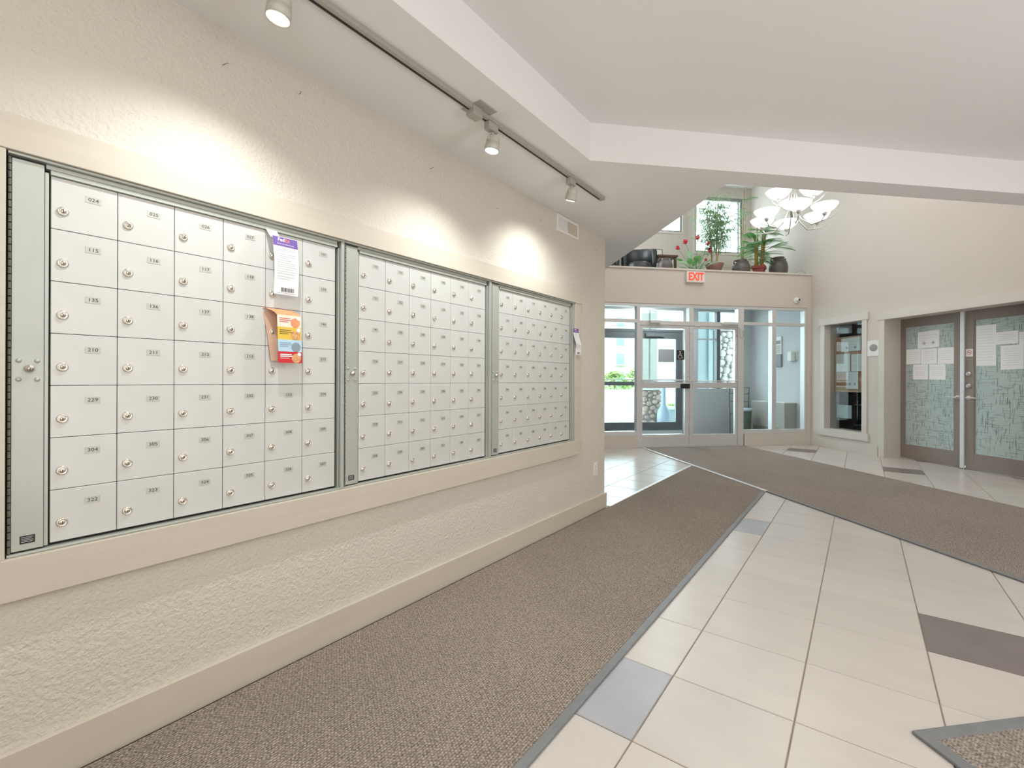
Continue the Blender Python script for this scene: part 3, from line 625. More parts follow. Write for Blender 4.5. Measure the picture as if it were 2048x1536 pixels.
def leaf(s0, s1, gl, gr, lab, hinge):
    t = thing('glass_door', lab, 'door', ((s0+s1)/2, TE, 0), 'S', 'pair of inner entrance doors')
    a0_, a1_ = TE+0.022, TE+0.070
    part('stile', bars([(s0, gl, a0_, a1_, 0.022, 2.080)]), alu_m, t, bevel=0.002)
    part('stile', bars([(gr, s1, a0_, a1_, 0.022, 2.080)]), alu_m, t, bevel=0.002)
    part('top_rail', bars([(gl, gr, a0_, a1_, 2.036, 2.080)]), alu_m, t, bevel=0.002)
    part('middle_rail', bars([(gl, gr, a0_, a1_, 1.013, 1.110)]), alu_m, t, bevel=0.002)
    part('bottom_rail', bars([(gl, gr, a0_, a1_, 0.022, 0.212)]), alu_m, t, bevel=0.002)
    for za, zc in ((0.212, 1.013), (1.110, 2.036)): part('pane', bars([(gl-0.004, gr+0.004, TE+0.043, TE+0.049, za-0.004, zc+0.004)]), glass_m, t)
    pb = part('push_bar', MB().cyl((gl-0.03, TE-0.035, 1.135), (gr+0.03, TE-0.035, 1.135), 0.009, n=10), alu_m, t, smooth=True)
    part('bracket', MB().cyl((gl-0.03, TE-0.035, 1.135), (gl-0.03, TE+0.024, 1.135), 0.009, n=8).cyl((gr+0.03, TE-0.035, 1.135), (gr+0.03, TE+0.024, 1.135), 0.009, n=8), alu_m, pb)
    sc_ = MB()
    for z in (0.07, 0.5, 1.2, 1.65, 1.95):
        sx_ = s1-0.022 if hinge == 'L' else s0+0.022
        sc_.lathe([(0.006, 0), (0.004, 0.002), (0.001, 0.0025)], 8, (sx_, a0_, z), (0, -1, 0))
    part('screws', sc_, hinge_m, t, kind='stuff')
    return t
dl = leaf(3.230, 4.124, 3.278, 4.050, 'left glass entrance door leaf with push bar and accessibility sticker', 'L')
dr = leaf(4.130, 5.032, 4.204, 4.986, 'right glass entrance door leaf with push bar and cable loops', 'R')
bl = MB().box(3.965, 4.124, TE-0.012, TE+0.022, 1.005, 1.085)
part('lock_box', bl, black_m, dl, 'black latch box', bevel=0.004)
def closer(s0, s1, d, parent):
    b = part('door_closer', MB().box(s0, s1, TE-0.045, TE+0.011, 2.115, 2.160), alu_m, parent, bevel=0.004)
    e_ = s1 if d > 0 else s0
    c0 = (s0+s1)/2
    part('closer_arm', MB().tube([(c0+d*0.05, TE-0.03, 2.11), (c0+d*0.26, TE-0.10, 2.085), (c0+d*0.10, TE-0.02, 2.060), (c0+d*0.02, TE+0.018, 2.045)], 0.007, 6), alu_m, b)
closer(3.39, 3.60, 1, dl); closer(4.72, 5.02, -1, dr)
cb = MB().tube([(5.02, TE-0.01, 2.06), (5.005, TE-0.015, 1.93), (4.985, TE-0.02, 1.90), (4.975, TE-0.015, 1.97), (4.99, TE+0.005, 2.05)], 0.004, 5)
part('cable', cb, cable_m, dr)
cb = MB().tube([(5.06, TE+0.0, 2.07), (5.055, TE-0.01, 1.95), (5.07, TE-0.015, 1.885), (5.10, TE-0.015, 1.88), (5.125, TE-0.01, 1.93), (5.12, TE+0.005, 2.03)], 0.004, 5)
part('cable', cb, cable_m, t := thing('loose_cable', 'thin grey cable loop hanging from frame right of the entrance doors', 'cable', (5.09, TE, 1.88), 'S'))
stk = part('accessibility_sticker', MB().box(3.905, 4.045, TE+0.040, TE+0.0425, 1.50, 1.665), black_m, dl, 'dark sticker with white wheelchair symbol')
part('wheelchair_symbol', MB().lathe([(0.014, 0), (0.012, 0.001), (0.001, 0.0012)], 12, (3.965, TE+0.040, 1.635), (0, -1, 0)).tube([(3.965, TE+0.0385, 1.62), (3.963, TE+0.0385, 1.575), (3.995, TE+0.0385, 1.575), (4.005, TE+0.0385, 1.53), (4.02, TE+0.0385, 1.53)], 0.005, 5).tube([(3.955, TE+0.0385, 1.585), (3.935, TE+0.0385, 1.565), (3.935, TE+0.0385, 1.535), (3.96, TE+0.0385, 1.517), (3.985, TE+0.0385, 1.53)], 0.004, 5).tube([(3.963, TE+0.0385, 1.60), (3.99, TE+0.0385, 1.60)], 0.004, 5), white_m, stk)

# exit sign, dome camera, wire on the ledge
t = thing('exit_sign', 'white EXIT sign with red letters on the wall above the entrance doors', 'sign', (4.2, TE, 2.82), 'S')
part('housing', MB().box(4.033, 4.366, TE-0.055, TE+0.001, 2.822, 3.008), white_m, t, bevel=0.006)
part('lettering', text_mb('EXIT', 0.185, 'E', (4.205, TE-0.057, 2.915), 0.002, bold=0.006, sx=0.74), red_m, t, 'red EXIT letters')
t = thing('security_camera', 'white round dome security camera on the wall above the right storefront panes', 'camera', (6.159, TE, 2.577), 'S')
part('base', MB().lathe([(0.055, 0), (0.055, 0.012), (0.045, 0.02), (0.001, 0.021)], 20, (6.15, TE+0.001, 2.577), (0, -1, 0)), white_m, t, smooth=True)
part('lens_ball', MB().ball((6.165, TE-0.03, 2.580), 0.036, 14, 9), white_m, t, smooth=True)
part('lens', MB().lathe([(0.019, 0), (0.014, 0.004), (0.001, 0.005)], 12, (6.170, TE-0.062, 2.582), (0.1, -1, 0)), black_m, t)
solo('bent_wire', MB().tube([(6.12, TE+0.05, 3.064), (6.30, TE+0.05, 3.135), (6.42, TE+0.05, 3.064)], 0.004, 5), cable_m, 'thin bent wire standing on the right end of the ledge', 'wire', (6.3, TE+0.05, 3.06), 'S')

# ================================================================== OUTER STOREFRONT (dark) AND VESTIBULE
t = thing('outer_storefront_frame', 'outer window frame behind right entrance door, dark bronze with one mullion', 'window frame', (5.6, TO, 0.97), 'S')
part('mullion', bars([(5.646, 5.726, TO-0.01, TO+0.09, 0.97, 2.60)]), bronze_m, t, bevel=0.003)
part('side_frame', bars([(5.20, 5.225, TO, TO+0.08, 0.97, 2.60), (6.075, 6.10, TO, TO+0.08, 0.97, 2.60)]), alu_m, t)
part('crossbar', bars([(5.225, 5.646, TO+0.02, TO+0.06, 2.00, 2.03)]), alu_m, t)
part('pane', bars([(5.225, 5.646, TO+0.037, TO+0.043, 0.972, 2.598)]), glass_m, t); part('pane', bars([(5.726, 6.075, TO+0.037, TO+0.043, 0.972, 2.598)]), glass_m, t)
t = thing('outer_door_frame', 'aluminium frame holding the outer vestibule doors and their transom', 'window frame', (3.6, TO, 0), 'S')
part('mullion', bars([(4.885, 5.12, TO, TO+0.10, 0.012, 2.66)]), alu_m, t, bevel=0.003)
part('mullion', bars([(2.85, 2.94, TO, TO+0.10, 0.012, 2.66)]), alu_m, t)
part('header', bars([(2.94, 4.885, TO, TO+0.10, 2.155, 2.20)]), bronze_m, t); part('top_rail', bars([(2.94, 4.885, TO, TO+0.10, 2.60, 2.66)]), alu_m, t)
part('pane', bars([(2.94, 4.885, TO+0.047, TO+0.053, 2.20, 2.60)]), glass_m, t)
for (s0, s1, lab, pull) in ((2.95, 3.918, 'left outer door leaf with dark bronze frame beyond the vestibule', 3.5), (3.924, 4.88, 'right outer door leaf with dark bronze frame beyond the vestibule', 4.84)):
    t = thing('outer_door', lab, 'door', ((s0+s1)/2, TO, 0.012), 'S', 'pair of outer entrance doors')
    part('stile', bars([(s0, s0+0.055, TO+0.02, TO+0.07, 0.03, 2.15)]), bronze_m, t); sr = 0.14 if s1 > 4 else 0.06
    part('stile', bars([(s1-sr, s1, TO+0.02, TO+0.07, 0.03, 2.15)]), bronze_m, t)
    part('top_rail', bars([(s0+0.06, s1-sr, TO+0.02, TO+0.07, 2.01, 2.15)]), bronze_m, t)
    part('middle_rail', bars([(s0+0.06, s1-sr, TO+0.02, TO+0.07, 1.035, 1.112)]), bronze_m, t)
    part('bottom_rail', bars([(s0+0.06, s1-sr, TO+0.02, TO+0.07, 0.10, 0.272)]), bronze_m, t)
    part('push_bar', MB().cyl((s0+0.03, TO-0.03, 1.155), (s1-0.03, TO-0.03, 1.155), 0.01), alu_m, t)
    for za, zc in ((0.272, 1.035), (1.112, 2.01)): part('pane', bars([(s0+0.056, s1-sr+0.004, TO+0.042, TO+0.048, za, zc)]), glass_m, t)
    part('sweep', bars([(s0, s1, TO+0.01, TO+0.06, 0.03, 0.10)]), medge_m, t)
    if s1 > 4:
        sg = part('notice', bars([(4.36, 4.70, TO+0.034, TO+0.040, 1.535, 1.79)]), grey_m, t, 'grey back of a notice taped on the glass')
        part('notice_border', bars([(4.35, 4.71, TO+0.040, TO+0.0415, 1.525, 1.80)]), white_m, sg)
        part('door_closer', bars([(4.05, 4.45, TO-0.04, TO+0.02, 2.05, 2.12)]), bronze_m, t)
        part('pull_handle', MB().tube([(4.80, TO+0.07, 1.13), (4.80, TO+0.12, 1.12), (4.80, TO+0.14, 0.99), (4.86, TO+0.12, 0.93), (4.90, TO+0.12, 1.0), (4.90, TO+0.07, 1.10)], 0.012, 8), alu_m, t, smooth=True)

t = thing('heater_cabinet', 'beige metal heater cabinet against the vestibule side wall', 'heater', (6.32, 8.3, 0.012), 'S')
part('body', MB().box(6.20, SR-0.001, 7.83, 8.77, 0.013, 0.722), cab_m, t, bevel=0.004)
part('top_cap', MB().box(6.195, SR-0.001, 7.825, 8.775, 0.7225, 0.735), white_m, t, bevel=0.003)
for k in range(26):
    tt = 7.90+k*0.032; part('grille_slot', MB().box(6.1985, 6.2005, tt, tt+0.012, 0.10, 0.245), dark_m, t)
t = thing('intercom_directory', 'tall white intercom directory panel on the grey vestibule wall', 'intercom', (SR, 8.29, 1.65), 'S')
part('panel', MB().box(SR-0.03, SR-0.001, 8.205, 8.375, 1.665, 2.01), white_m, t, bevel=0.006)
part('screen', MB().box(SR-0.0315, SR-0.0295, 8.225, 8.355, 1.86, 1.93), grey_m, t)
for k in range(5): part('name_strip', MB().box(SR-0.0315, SR-0.0295, 8.23, 8.35, 1.69+k*0.032, 1.712+k*0.032), line_m, t)
solo('key_safe_box', MB().box(SR-0.04, SR-0.001, 8.205, 8.37, 1.415, 1.655), grey_m, 'grey metal box mounted directly below the white intercom directory', 'box', (SR, 8.29, 1.415), 'S', bevel=0.005)
t = thing('sanitizer_dispenser', 'small white wall dispenser on the vestibule wall right of the intercom', 'dispenser', (SR, 7.91, 1.5), 'S')
part('back_plate', MB().box(SR-0.008, SR-0.001, 7.80, 8.03, 1.53, 1.69), white_m, t, bevel=0.002)
part('body', MB().box(SR-0.10, SR-0.008, 7.85, 7.96, 1.51, 1.69), white_m, t, bevel=0.015)
part('nozzle', MB().cyl((SR-0.06, 7.905, 1.515), (SR-0.06, 7.905, 1.49), 0.02), white_m, t)
# folding wire racks and a bin in the vestibule corner
def rack(s, tt, h, wd, lab):
    t = thing('wire_stand', lab, 'wire stand', (s, tt, 0.012), 'S', 'black wire stands in the vestibule corner')
    m = MB()
    for k in range(3):
        x = s-wd/2+k*wd/2; m.tube([(x, tt, 0.013), (x+0.01*(k-1), tt, h)], 0.006, 5)
    part('uprights', m, black_m, t)
    m = MB()
    for z in (h*0.45, h*0.7, h*0.86, h-0.005): m.tube([(s-wd/2, tt, z), (s+wd/2, tt, z)], 0.005, 5)
    part('crossbars', m, black_m, t)
rack(5.93, 8.90, 1.02, 0.26, 'left taller black wire stand beside the bin in the vestibule corner')
rack(6.18, 9.02, 1.0, 0.24, 'right black wire stand behind the heater cabinet')
t = thing('waste_bin', 'grey green bin with pale lid standing beside the heater cabinet', 'bin', (5.90, 8.65, 0.012), 'S')
part('body', MB().lathe([(0.11, 0), (0.135, 0.52), (0.11, 0.52), (0.10, 0.5)], 20, (5.93, 8.62, 0.013)), mat('bin_plastic', (96, 106, 98), 0.5, var=(8, 0.1)), t, smooth=False)
part('lid', MB().lathe([(0.15, 0), (0.15, 0.03), (0.12, 0.055), (0.001, 0.06)], 20, (5.93, 8.62, 0.535)), clad_m, t)

# ================================================================== BULLETIN WINDOW
t = thing('window_casing', 'painted wooden casing around the interior bulletin window', 'window frame', (SR, 6.8, 0.2), 'S')
part('head_board', MB().box(SR-0.026, SR+0.001, 6.315, 7.285, 2.102, 2.218), trim2_m, t, bevel=0.002)
part('sill_board', MB().box(SR-0.026, SR+0.001, 6.315, 7.285, 0.208, 0.328), trim2_m, t, bevel=0.002)
part('side_board', MB().box(SR-0.02, SR+0.001, 6.345, 6.432, 0.328, 2.102), trim2_m, t, bevel=0.002)
part('side_board', MB().box(SR-0.02, SR+0.001, 7.168, 7.255, 0.328, 2.102), trim2_m, t, bevel=0.002)
wn = struct('window_1', bars([(SR+0.10, SR+0.106, 6.433, 7.167, 0.331, 2.099)]), oglass_m, (SR+0.1, 6.8, 0.33), 'S')
t = thing('cork_board', 'light framed cork notice board standing behind the bulletin window', 'board', (6.64, 6.8, 0.95), 'S')
part('cork', MB().box(6.632, 6.642, 6.47, 7.15, 0.965, 1.885), cork_m, t)
for a in ((6.47, 7.15, 0.96, 0.985), (6.47, 7.15, 1.862, 1.888), (7.128, 7.15, 0.985, 1.862), (6.47, 6.492, 0.985, 1.862), (6.492, 7.128, 1.13, 1.20)):
    part('rail', MB().box(6.625, 6.632, *a), corkf_m, t)
def lines_R(s, t0_, t1_, z0_, z1_, n=7):
    m = MB()
    for k in range(n):
        z = z1_-(z1_-z0_)*(k+1.2)/(n+1.6); wd = random.uniform(0.55, 0.85)*(t1_-t0_); c = (t0_+t1_)/2
        m.box(s-0.0004, s, c-wd/2, c+wd/2, z-0.0012, z+0.0012)
    return m
def sheet_R(name, lab, s, ta, tb, za, zb, grp, lines=7, cat='paper', m_=None, tilt=0.0, pic=False):
    t = thing(name, lab, cat, (s, (ta+tb)/2, min(za, zb)), 'S', grp)
    lo, hi, z0_, z1_ = min(ta, tb), max(ta, tb), min(za, zb), max(za, zb)
    part('paper', MB().add([(s, hi, z0_), (s, lo, z0_+tilt), (s, lo, z1_+tilt), (s, hi, z1_), (s+0.0008, hi, z0_), (s+0.0008, lo, z0_+tilt), (s+0.0008, lo, z1_+tilt), (s+0.0008, hi, z1_)], [(0, 1, 2, 3), (7, 6, 5, 4), (0, 4, 5, 1), (1, 5, 6, 2), (2, 6, 7, 3), (3, 7, 4, 0)]), m_ or paper_m, t)
    if lines: part('printed_lines', lines_R(s-0.0002, lo, hi, z0_+0.02, z1_-0.01, lines), line_m, t, kind='stuff')
    if pic:
        for c in (0.28, 0.7): part('printed_picture', MB().lathe([(0.022, 0), (0.02, 0.0003), (0.001, 0.0004)], 10, (s-0.0003, lo+(hi-lo)*c, z0_+(z1_-z0_)*0.3), (-1, 0, 0)), line_m, t)
    return t
g_ = 'papers behind the bulletin window'
sheet_R('notice_sheet', 'landscape picture sheet at the top of the cork board behind the window', 6.622, 7.02, 6.64, 1.63, 1.858, g_, 3, tilt=0.012, pic=True)
sheet_R('notice_sheet', 'left of two large white sheets in the middle of the cork board', 6.620, 7.12, 6.835, 1.30, 1.60, g_, 9)
sheet_R('notice_sheet', 'right of two large white sheets in the middle of the cork board', 6.619, 6.815, 6.60, 1.305, 1.585, g_, 9)
sheet_R('notice_sheet', 'portrait white poster low on the cork board behind the window', 6.617, 6.91, 6.68, 1.01, 1.295, g_, 6, pic=True)
sheet_R('notice_sheet', 'faint sheet above the cork board behind the window', 6.622, 7.08, 6.81, 1.94, 2.07, g_, 3, m_=grey_m)
sheet_R('notice_sheet', 'blue grey sheet below the cork board behind the window', 6.615, 7.09, 6.80, 0.52, 0.74, g_, 3, m_=clad_m)
t = thing('office_shelf', 'dark shelving unit with grey boxes deep inside the office window', 'shelf', (8.2, 6.8, 0), 'S')
for k in range(6): part('shelf_board', MB().box(7.2, 7.6, 6.25, 7.35, 0.35+k*0.36, 0.375+k*0.36), grey_m, t)
for k in range(2): part('side_panel', MB().box(7.2, 7.6, 6.22+k*1.11, 6.25+k*1.11, 0.001, 2.3), black_m, t)
cols = ((grey_m, 'grey'), (bluegrey_m, 'blue grey'), (black_m, 'black'), (line_m, 'pale'))
for k in range(12):
    c = k % 3; rw = k//3; a = 6.30+0.30*c+random.uniform(0, 0.06); z = 0.376+0.36*(rw+1); cm2, cn = cols[(k*3+rw) % 4]
    solo('file_box', MB().box(7.25, 7.5, a, a+random.uniform(0.14, 0.22), z, z+random.uniform(0.14, 0.28)), cm2,
         '%s file box, %s on the %s shelf inside the office window' % (cn, ('right', 'middle', 'left')[c], ('lowest', 'second', 'third', 'top')[rw]), 'box', (7.4, a, z), 'S', 'file boxes on the office shelves')
t = thing('wall_keypad_plate', 'square white plate with oval emblem between the bulletin window and doors', 'wall plate', (SR, 6.245, 1.52), 'S')
part('plate', MB().box(SR-0.012, SR-0.0005, 6.147, 6.342, 1.525, 1.765), white_m, t, bevel=0.003)
part('oval_emblem', MB().ball((SR-0.013, 6.235, 1.655), (0.007, 0.070, 0.055), 14, 8), grey_m, t, smooth=True)

# ================================================================== FROSTED DOUBLE DOORS
SD = SR+0.265
struct('door_frame_back', MB().box(SD-0.005, SD+0.05, 6.114-0.0, 6.06, 0, 2.09), trim2_m, fr='S').name = 'trim_4'
def fdoor(tL, tR, gL, gR, lab, side):
    t = thing('office_door', lab, 'door', (SD, (tL+tR)/2, 0.01), 'S', 'frosted glass double doors')
    z0_, z1_ = 0.202, 1.945
    part('stile', MB().box(SD, SD+0.045, gL, tL, 0.012, 2.064), door_m, t, bevel=0.002)
    part('stile', MB().box(SD, SD+0.045, tR, gR, 0.012, 2.064), door_m, t, bevel=0.002)
    part('top_rail', MB().box(SD, SD+0.045, gR, gL, z1_, 2.064), door_m, t, bevel=0.002)
    part('bottom_rail', MB().box(SD, SD+0.045, gR, gL, 0.012, z0_), door_m, t, bevel=0.002)
    b = MB(); q = 0.010
    for a in ((gR, gL, z0_, z0_+q), (gR, gL, z1_-q, z1_), (gR, gR+q, z0_+q, z1_-q), (gL-q, gL, z0_+q, z1_-q)): b.box(SD+0.004, SD+0.02, *a)
    part('glazing_bead', b, door_m, t)
    g = part('frosted_pane', MB().box(SD+0.016, SD+0.024, gR+0.002, gL-0.002, z0_+0.002, z1_-0.002), frost_m, t, 'pale teal frosted glass')
    m = MB(); x = SD+0.0155
    def jj(v): return v
    zz = z0_+0.03
    n_ = int((gL-gR)*(z1_-z0_)*520)
    for k in range(n_):
        tt = random.uniform(gR+0.02, gL-0.02); z = random.uniform(z0_+0.02, z1_-0.02)
        if random.random() < 0.5:
            l = random.uniform(0.02, 0.06); m.box(x, x+0.0007, max(gR+0.012, tt-l), min(gL-0.012, tt+l), z-0.0011, z+0.0011)
        else:
            l = random.uniform(0.015, 0.05); m.box(x, x+0.0007, tt-0.0014, tt+0.0014, max(z0_+0.012, z-l), min(z1_-0.012, z+l))
    part('etched_lines', m, etch_m, g, kind='stuff')
    return t
d1 = fdoor(6.112, 5.222, 5.995, 5.300, 'left frosted glass office door with brown frame and six papers', 0)
d2 = fdoor(5.166, 4.276, 5.070, 4.394, 'right frosted glass office door with brown frame and two deadbolts', 1)
part('astragal', MB().box(SD-0.022, SD+0.002, 5.166, 5.216, 0.005, 2.085), medge_m, d2, 'bright metal meeting strip', bevel=0.003)
def lever(t, tt, z, d):
    l = part('lever_handle', MB().lathe([(0.030, 0), (0.030, 0.006), (0.026, 0.010), (0.012, 0.012), (0.011, 0.045), (0.001, 0.046)], 18, (SD, tt, z), (-1, 0, 0)).tube([(SD-0.042, tt, z), (SD-0.046, tt+d*0.03, z+0.002), (SD-0.046, tt+d*0.08, z+0.003), (SD-0.042, tt+d*0.125, z)], 0.0095, 8, 0.0065), nickel_m, t, 'satin lever handle', smooth=False)
lever(d1, 5.256, 0.931, 1); lever(d2, 5.124, 0.930, -1)
for z in (1.242, 1.086):
    db = part('deadbolt', MB().lathe([(0.030, 0), (0.028, 0.010), (0.020, 0.016), (0.018, 0.022), (0.001, 0.023)], 18, (SD, 5.124, z), (-1, 0, 0)), nickel_m, d2)
    part('keyhole', MB().box(SD-0.024, SD-0.0225, 5.1225, 5.1255, z-0.007, z+0.007), ink_m, db)
ns = part('no_smoking_sticker', MB().box(SD-0.0235, SD-0.0222, 5.10, 5.170, 1.470, 1.568) if False else MB().box(SD-0.0015, SD-0.0002, 5.078, 5.160, 1.470, 1.568), white_m, d2, 'white no smoking sticker with red ring')
ring = MB()
cx_, cz_ = 5.119, 1.524
ring.rings([[(SD-0.0018+0.001*math.cos(a), cx_+(0.027+0.0035*math.sin(a))*math.cos(b), cz_+(0.027+0.0035*math.sin(a))*math.sin(b)) for a in (0.8, 2.4, 4.0, 5.6)] for b in [2*PI*k/20 for k in range(20)]], closed=True)
ring.tube([(SD-0.002, cx_-0.019, cz_-0.019), (SD-0.002, cx_+0.019, cz_+0.019)], 0.0022, 4)
part('red_ring', ring, redp_m, ns); part('cigarette_symbol', MB().box(SD-0.0018, SD-0.0014, cx_-0.016, cx_+0.018, cz_-0.003, cz_+0.003), ink_m, ns)

px = SD+0.0125; g_ = 'papers taped on the office doors'
sheet_R('taped_paper', 'topmost paper on the left office door, landscape with faint pictures', px, 5.804, 5.505, 1.615, 1.853, g_, 4, pic=True, tilt=0.008)
sheet_R('taped_paper', 'left paper in the middle row of three on the left office door', px, 5.972, 5.762, 1.395, 1.611, g_, 5)
sheet_R('taped_paper', 'centre paper in the middle row of three on the left office door', px-0.0015, 5.757, 5.534, 1.388, 1.608, g_, 5)
sheet_R('taped_paper', 'right paper in the middle row of three on the left office door', px, 5.528, 5.314, 1.385, 1.607, g_, 5)
sheet_R('taped_paper', 'left paper in the bottom row of two on the left office door', px, 5.872, 5.659, 1.170, 1.385, g_, 5)
sheet_R('taped_paper', 'right paper in the bottom row of two on the left office door', px, 5.640, 5.421, 1.167, 1.382, g_, 5)
sheet_R('taped_paper', 'tall white notice at the left of the right office door', px, 5.053, 4.828, 1.344, 1.859, g_, 12)
sheet_R('taped_paper', 'landscape paper right of the tall notice on the right office door', px, 4.835, 4.603, 1.600, 1.755, g_, 4, tilt=0.004)
sheet_R('taped_paper', 'paper cut by the right edge of the photo, top right', px, 4.596, 4.42, 1.585, 1.737, g_, 4)
sheet_R('taped_paper', 'portrait white notice lower on the right office door', px, 4.781, 4.549, 1.289, 1.583, g_, 8, tilt=0.006)

# ================================================================== CHANDELIER
HS, HT = 4.375, 5.403
t = thing('chandelier', 'large chandelier with glowing white glass bowls hanging in the atrium', 'chandelier', (HS, HT, 3.2), 'S')
part('canopy', MB().lathe([(0.09, 0), (0.09, 0.02), (0.03, 0.05)], 20, (HS, HT, 5.20)), nickel_m, t, smooth=True)
part('stem', MB().cyl((HS, HT, 3.55), (HS, HT, 5.21), 0.012), nickel_m, t, smooth=True)
m = MB()
for k in range(8):
    a = 2*PI*k/8; m.tube([(HS+0.03*math.cos(a), HT+0.03*math.sin(a), 3.85), (HS+0.055*math.cos(a), HT+0.055*math.sin(a), 3.62), (HS+0.03*math.cos(a), HT+0.03*math.sin(a), 3.38), (HS+0.012*math.cos(a), HT+0.012*math.sin(a), 3.25)], 0.007, 6)
part('hub_rods', m, nickel_m, t, smooth=True)
ang0 = math.atan2(*(reversed((R0.x, R0.y))))-PI/4     # right of view expressed in the (s, t) axes
def bowl(rad, deg, z, pt=None):
    a = ang0+math.radians(deg); c = Vector((HS+rad*math.cos(a), HT+rad*math.sin(a), z)); d = Vector((math.cos(a), math.sin(a), 0))
    h0 = Vector((HS, HT, 0))
    arm = [h0+d*0.03+Vector((0, 0, z+0.12)), h0+d*rad*0.30+Vector((0, 0, z-0.05)), h0+d*rad*0.62+Vector((0, 0, z-0.145)), h0+d*rad*0.90+Vector((0, 0, z-0.13)), h0+d*rad+Vector((0, 0, z-0.07))]
    tail = [h0+d*rad*0.9+Vector((0, 0, z-0.13)), h0+d*(rad+0.07)+Vector((0, 0, z-0.11)), h0+d*(rad+0.15)+Vector((0, 0, z-0.06))]
    ar = part('arm', MB().tube(arm, 0.008, 7).tube(tail, 0.006, 6, 0.003), nickel_m, t, smooth=True)
    part('cup', MB().lathe([(0.010, -0.075), (0.022, -0.06), (0.034, -0.035), (0.030, -0.03), (0.001, -0.03)], 14, c), nickel_m, ar, smooth=True)
    part('glass_bowl', MB().lathe([(0.025, -0.034), (0.070, -0.022), (0.110, 0.008), (0.138, 0.045), (0.146, 0.062), (0.141, 0.062), (0.132, 0.045), (0.105, 0.012), (0.066, -0.014), (0.001, -0.022)], 28, c), glow_m, ar, 'glowing white glass bowl', smooth=True)
for deg in (10, 70, 130, 190, 250, 310): bowl(0.365, deg, 3.245)
for deg in (205, 300, 60): bowl(0.26, deg, 3.475)

# ================================================================== LOFT: windows, pots, plants, chair
struct('window_2', bars([(5.15, 5.19, TO+0.02, TO+0.07, 3.86, 5.03), (6.20, 6.24, TO+0.02, TO+0.07, 3.86, 5.03), (5.19, 6.20, TO+0.02, TO+0.07, 3.86, 3.89), (5.19, 6.20, TO+0.02, TO+0.07, 4.97, 5.03), (6.14, 6.16, TO+0.02, TO+0.06, 3.89, 4.97)]), grey_m, fr='S')
struct('window_3', bars([(4.10, 4.14, TO+0.02, TO+0.07, 4.25, 5.05), (4.82, 4.86, TO+0.02, TO+0.07, 4.25, 5.05), (4.14, 4.82, TO+0.02, TO+0.07, 4.25, 4.28), (4.14, 4.82, TO+0.02, TO+0.07, 5.0, 5.05)]), grey_m, fr='S')
struct('window_4', bars([(5.19, 6.20, TO+0.043, TO+0.047, 3.89, 4.97)]), glass_m, fr='S'); struct('window_5', bars([(4.14, 4.82, TO+0.043, TO+0.047, 4.28, 5.0)]), glass_m, fr='S')
wc = MB()
for (a, b, c, d) in ((5.10, 6.29, 3.81, 3.86), (5.10, 6.29, 5.03, 5.08), (5.10, 5.15, 3.86, 5.03), (6.24, 6.29, 3.86, 5.03), (4.05, 4.91, 4.20, 4.25), (4.86, 4.91, 4.25, 5.05)): wc.box(a, b, TO-0.012, TO+0.001, c, d)
struct('trim_5', wc, trim2_m, fr='S')
ZL = 3.001; TP = 7.80
def jar(s, tt, rad, top, lab):
    h = top-ZL; t = thing('pottery_jar', lab, 'jar', (s, tt, ZL), 'S', 'dark pottery jars on the loft ledge')
    pr = [(rad*0.62, 0), (rad*0.78, h*0.10), (rad*0.98, h*0.38), (rad, h*0.55), (rad*0.90, h*0.76), (rad*0.62, h*0.90), (rad*0.56, h*0.94), (rad*0.66, h), (rad*0.60, h*1.0), (rad*0.48, h*0.93), (rad*0.4, h*0.5), (0.001, h*0.3)]
    part('body', MB().lathe(pr, 26, (s, tt, ZL)), jar_m, t, smooth=True)
    for d in (-1, 1):
        part('handle', MB().tube([(s+d*rad*0.55, tt, ZL+h*0.95), (s+d*rad*0.88, tt, ZL+h*0.96), (s+d*rad*0.92, tt, ZL+h*0.84), (s+d*rad*0.82, tt, ZL+h*0.76)], rad*0.09, 7), jar_m, t, smooth=True)
jar(3.816, TP, 0.135, 3.300, 'leftmost grey pottery jar on the ledge, beside the black chair')
jar(5.288, TP, 0.155, 3.335, 'middle grey pottery jar on the ledge, between bamboo and palm')
jar(6.040, TP, 0.160, 3.415, 'largest grey pottery jar on the ledge, right of the palm')

# leaf helper: flat tapering blade bent along an arc, returned as points
def blade(m, p, d, L, W, droop=0.3, n=4, up=Vector((0, 0, 1))):
    d = Vector(d).normalized(); side = d.cross(up); side = side.normalized() if side.length > 1e-3 else Vector((1, 0, 0))
    k = len(m.v); prof = [0.25, 0.9, 1.0, 0.65, 0.05] if n == 4 else [0.3, 1, 0.05]
    for i in range(n+1):
        f = i/n; c = Vector(p)+d*L*f-up*droop*L*f*f; w_ = W*prof[i]/2
        m.v += [tuple(c-side*w_+up*w_*0.25), tuple(c-up*w_*0.1), tuple(c+side*w_+up*w_*0.25)]
    for i in range(n):
        a = k+i*3; m.f += [(a, a+1, a+4, a+3), (a+1, a+2, a+5, a+4)]
    return m
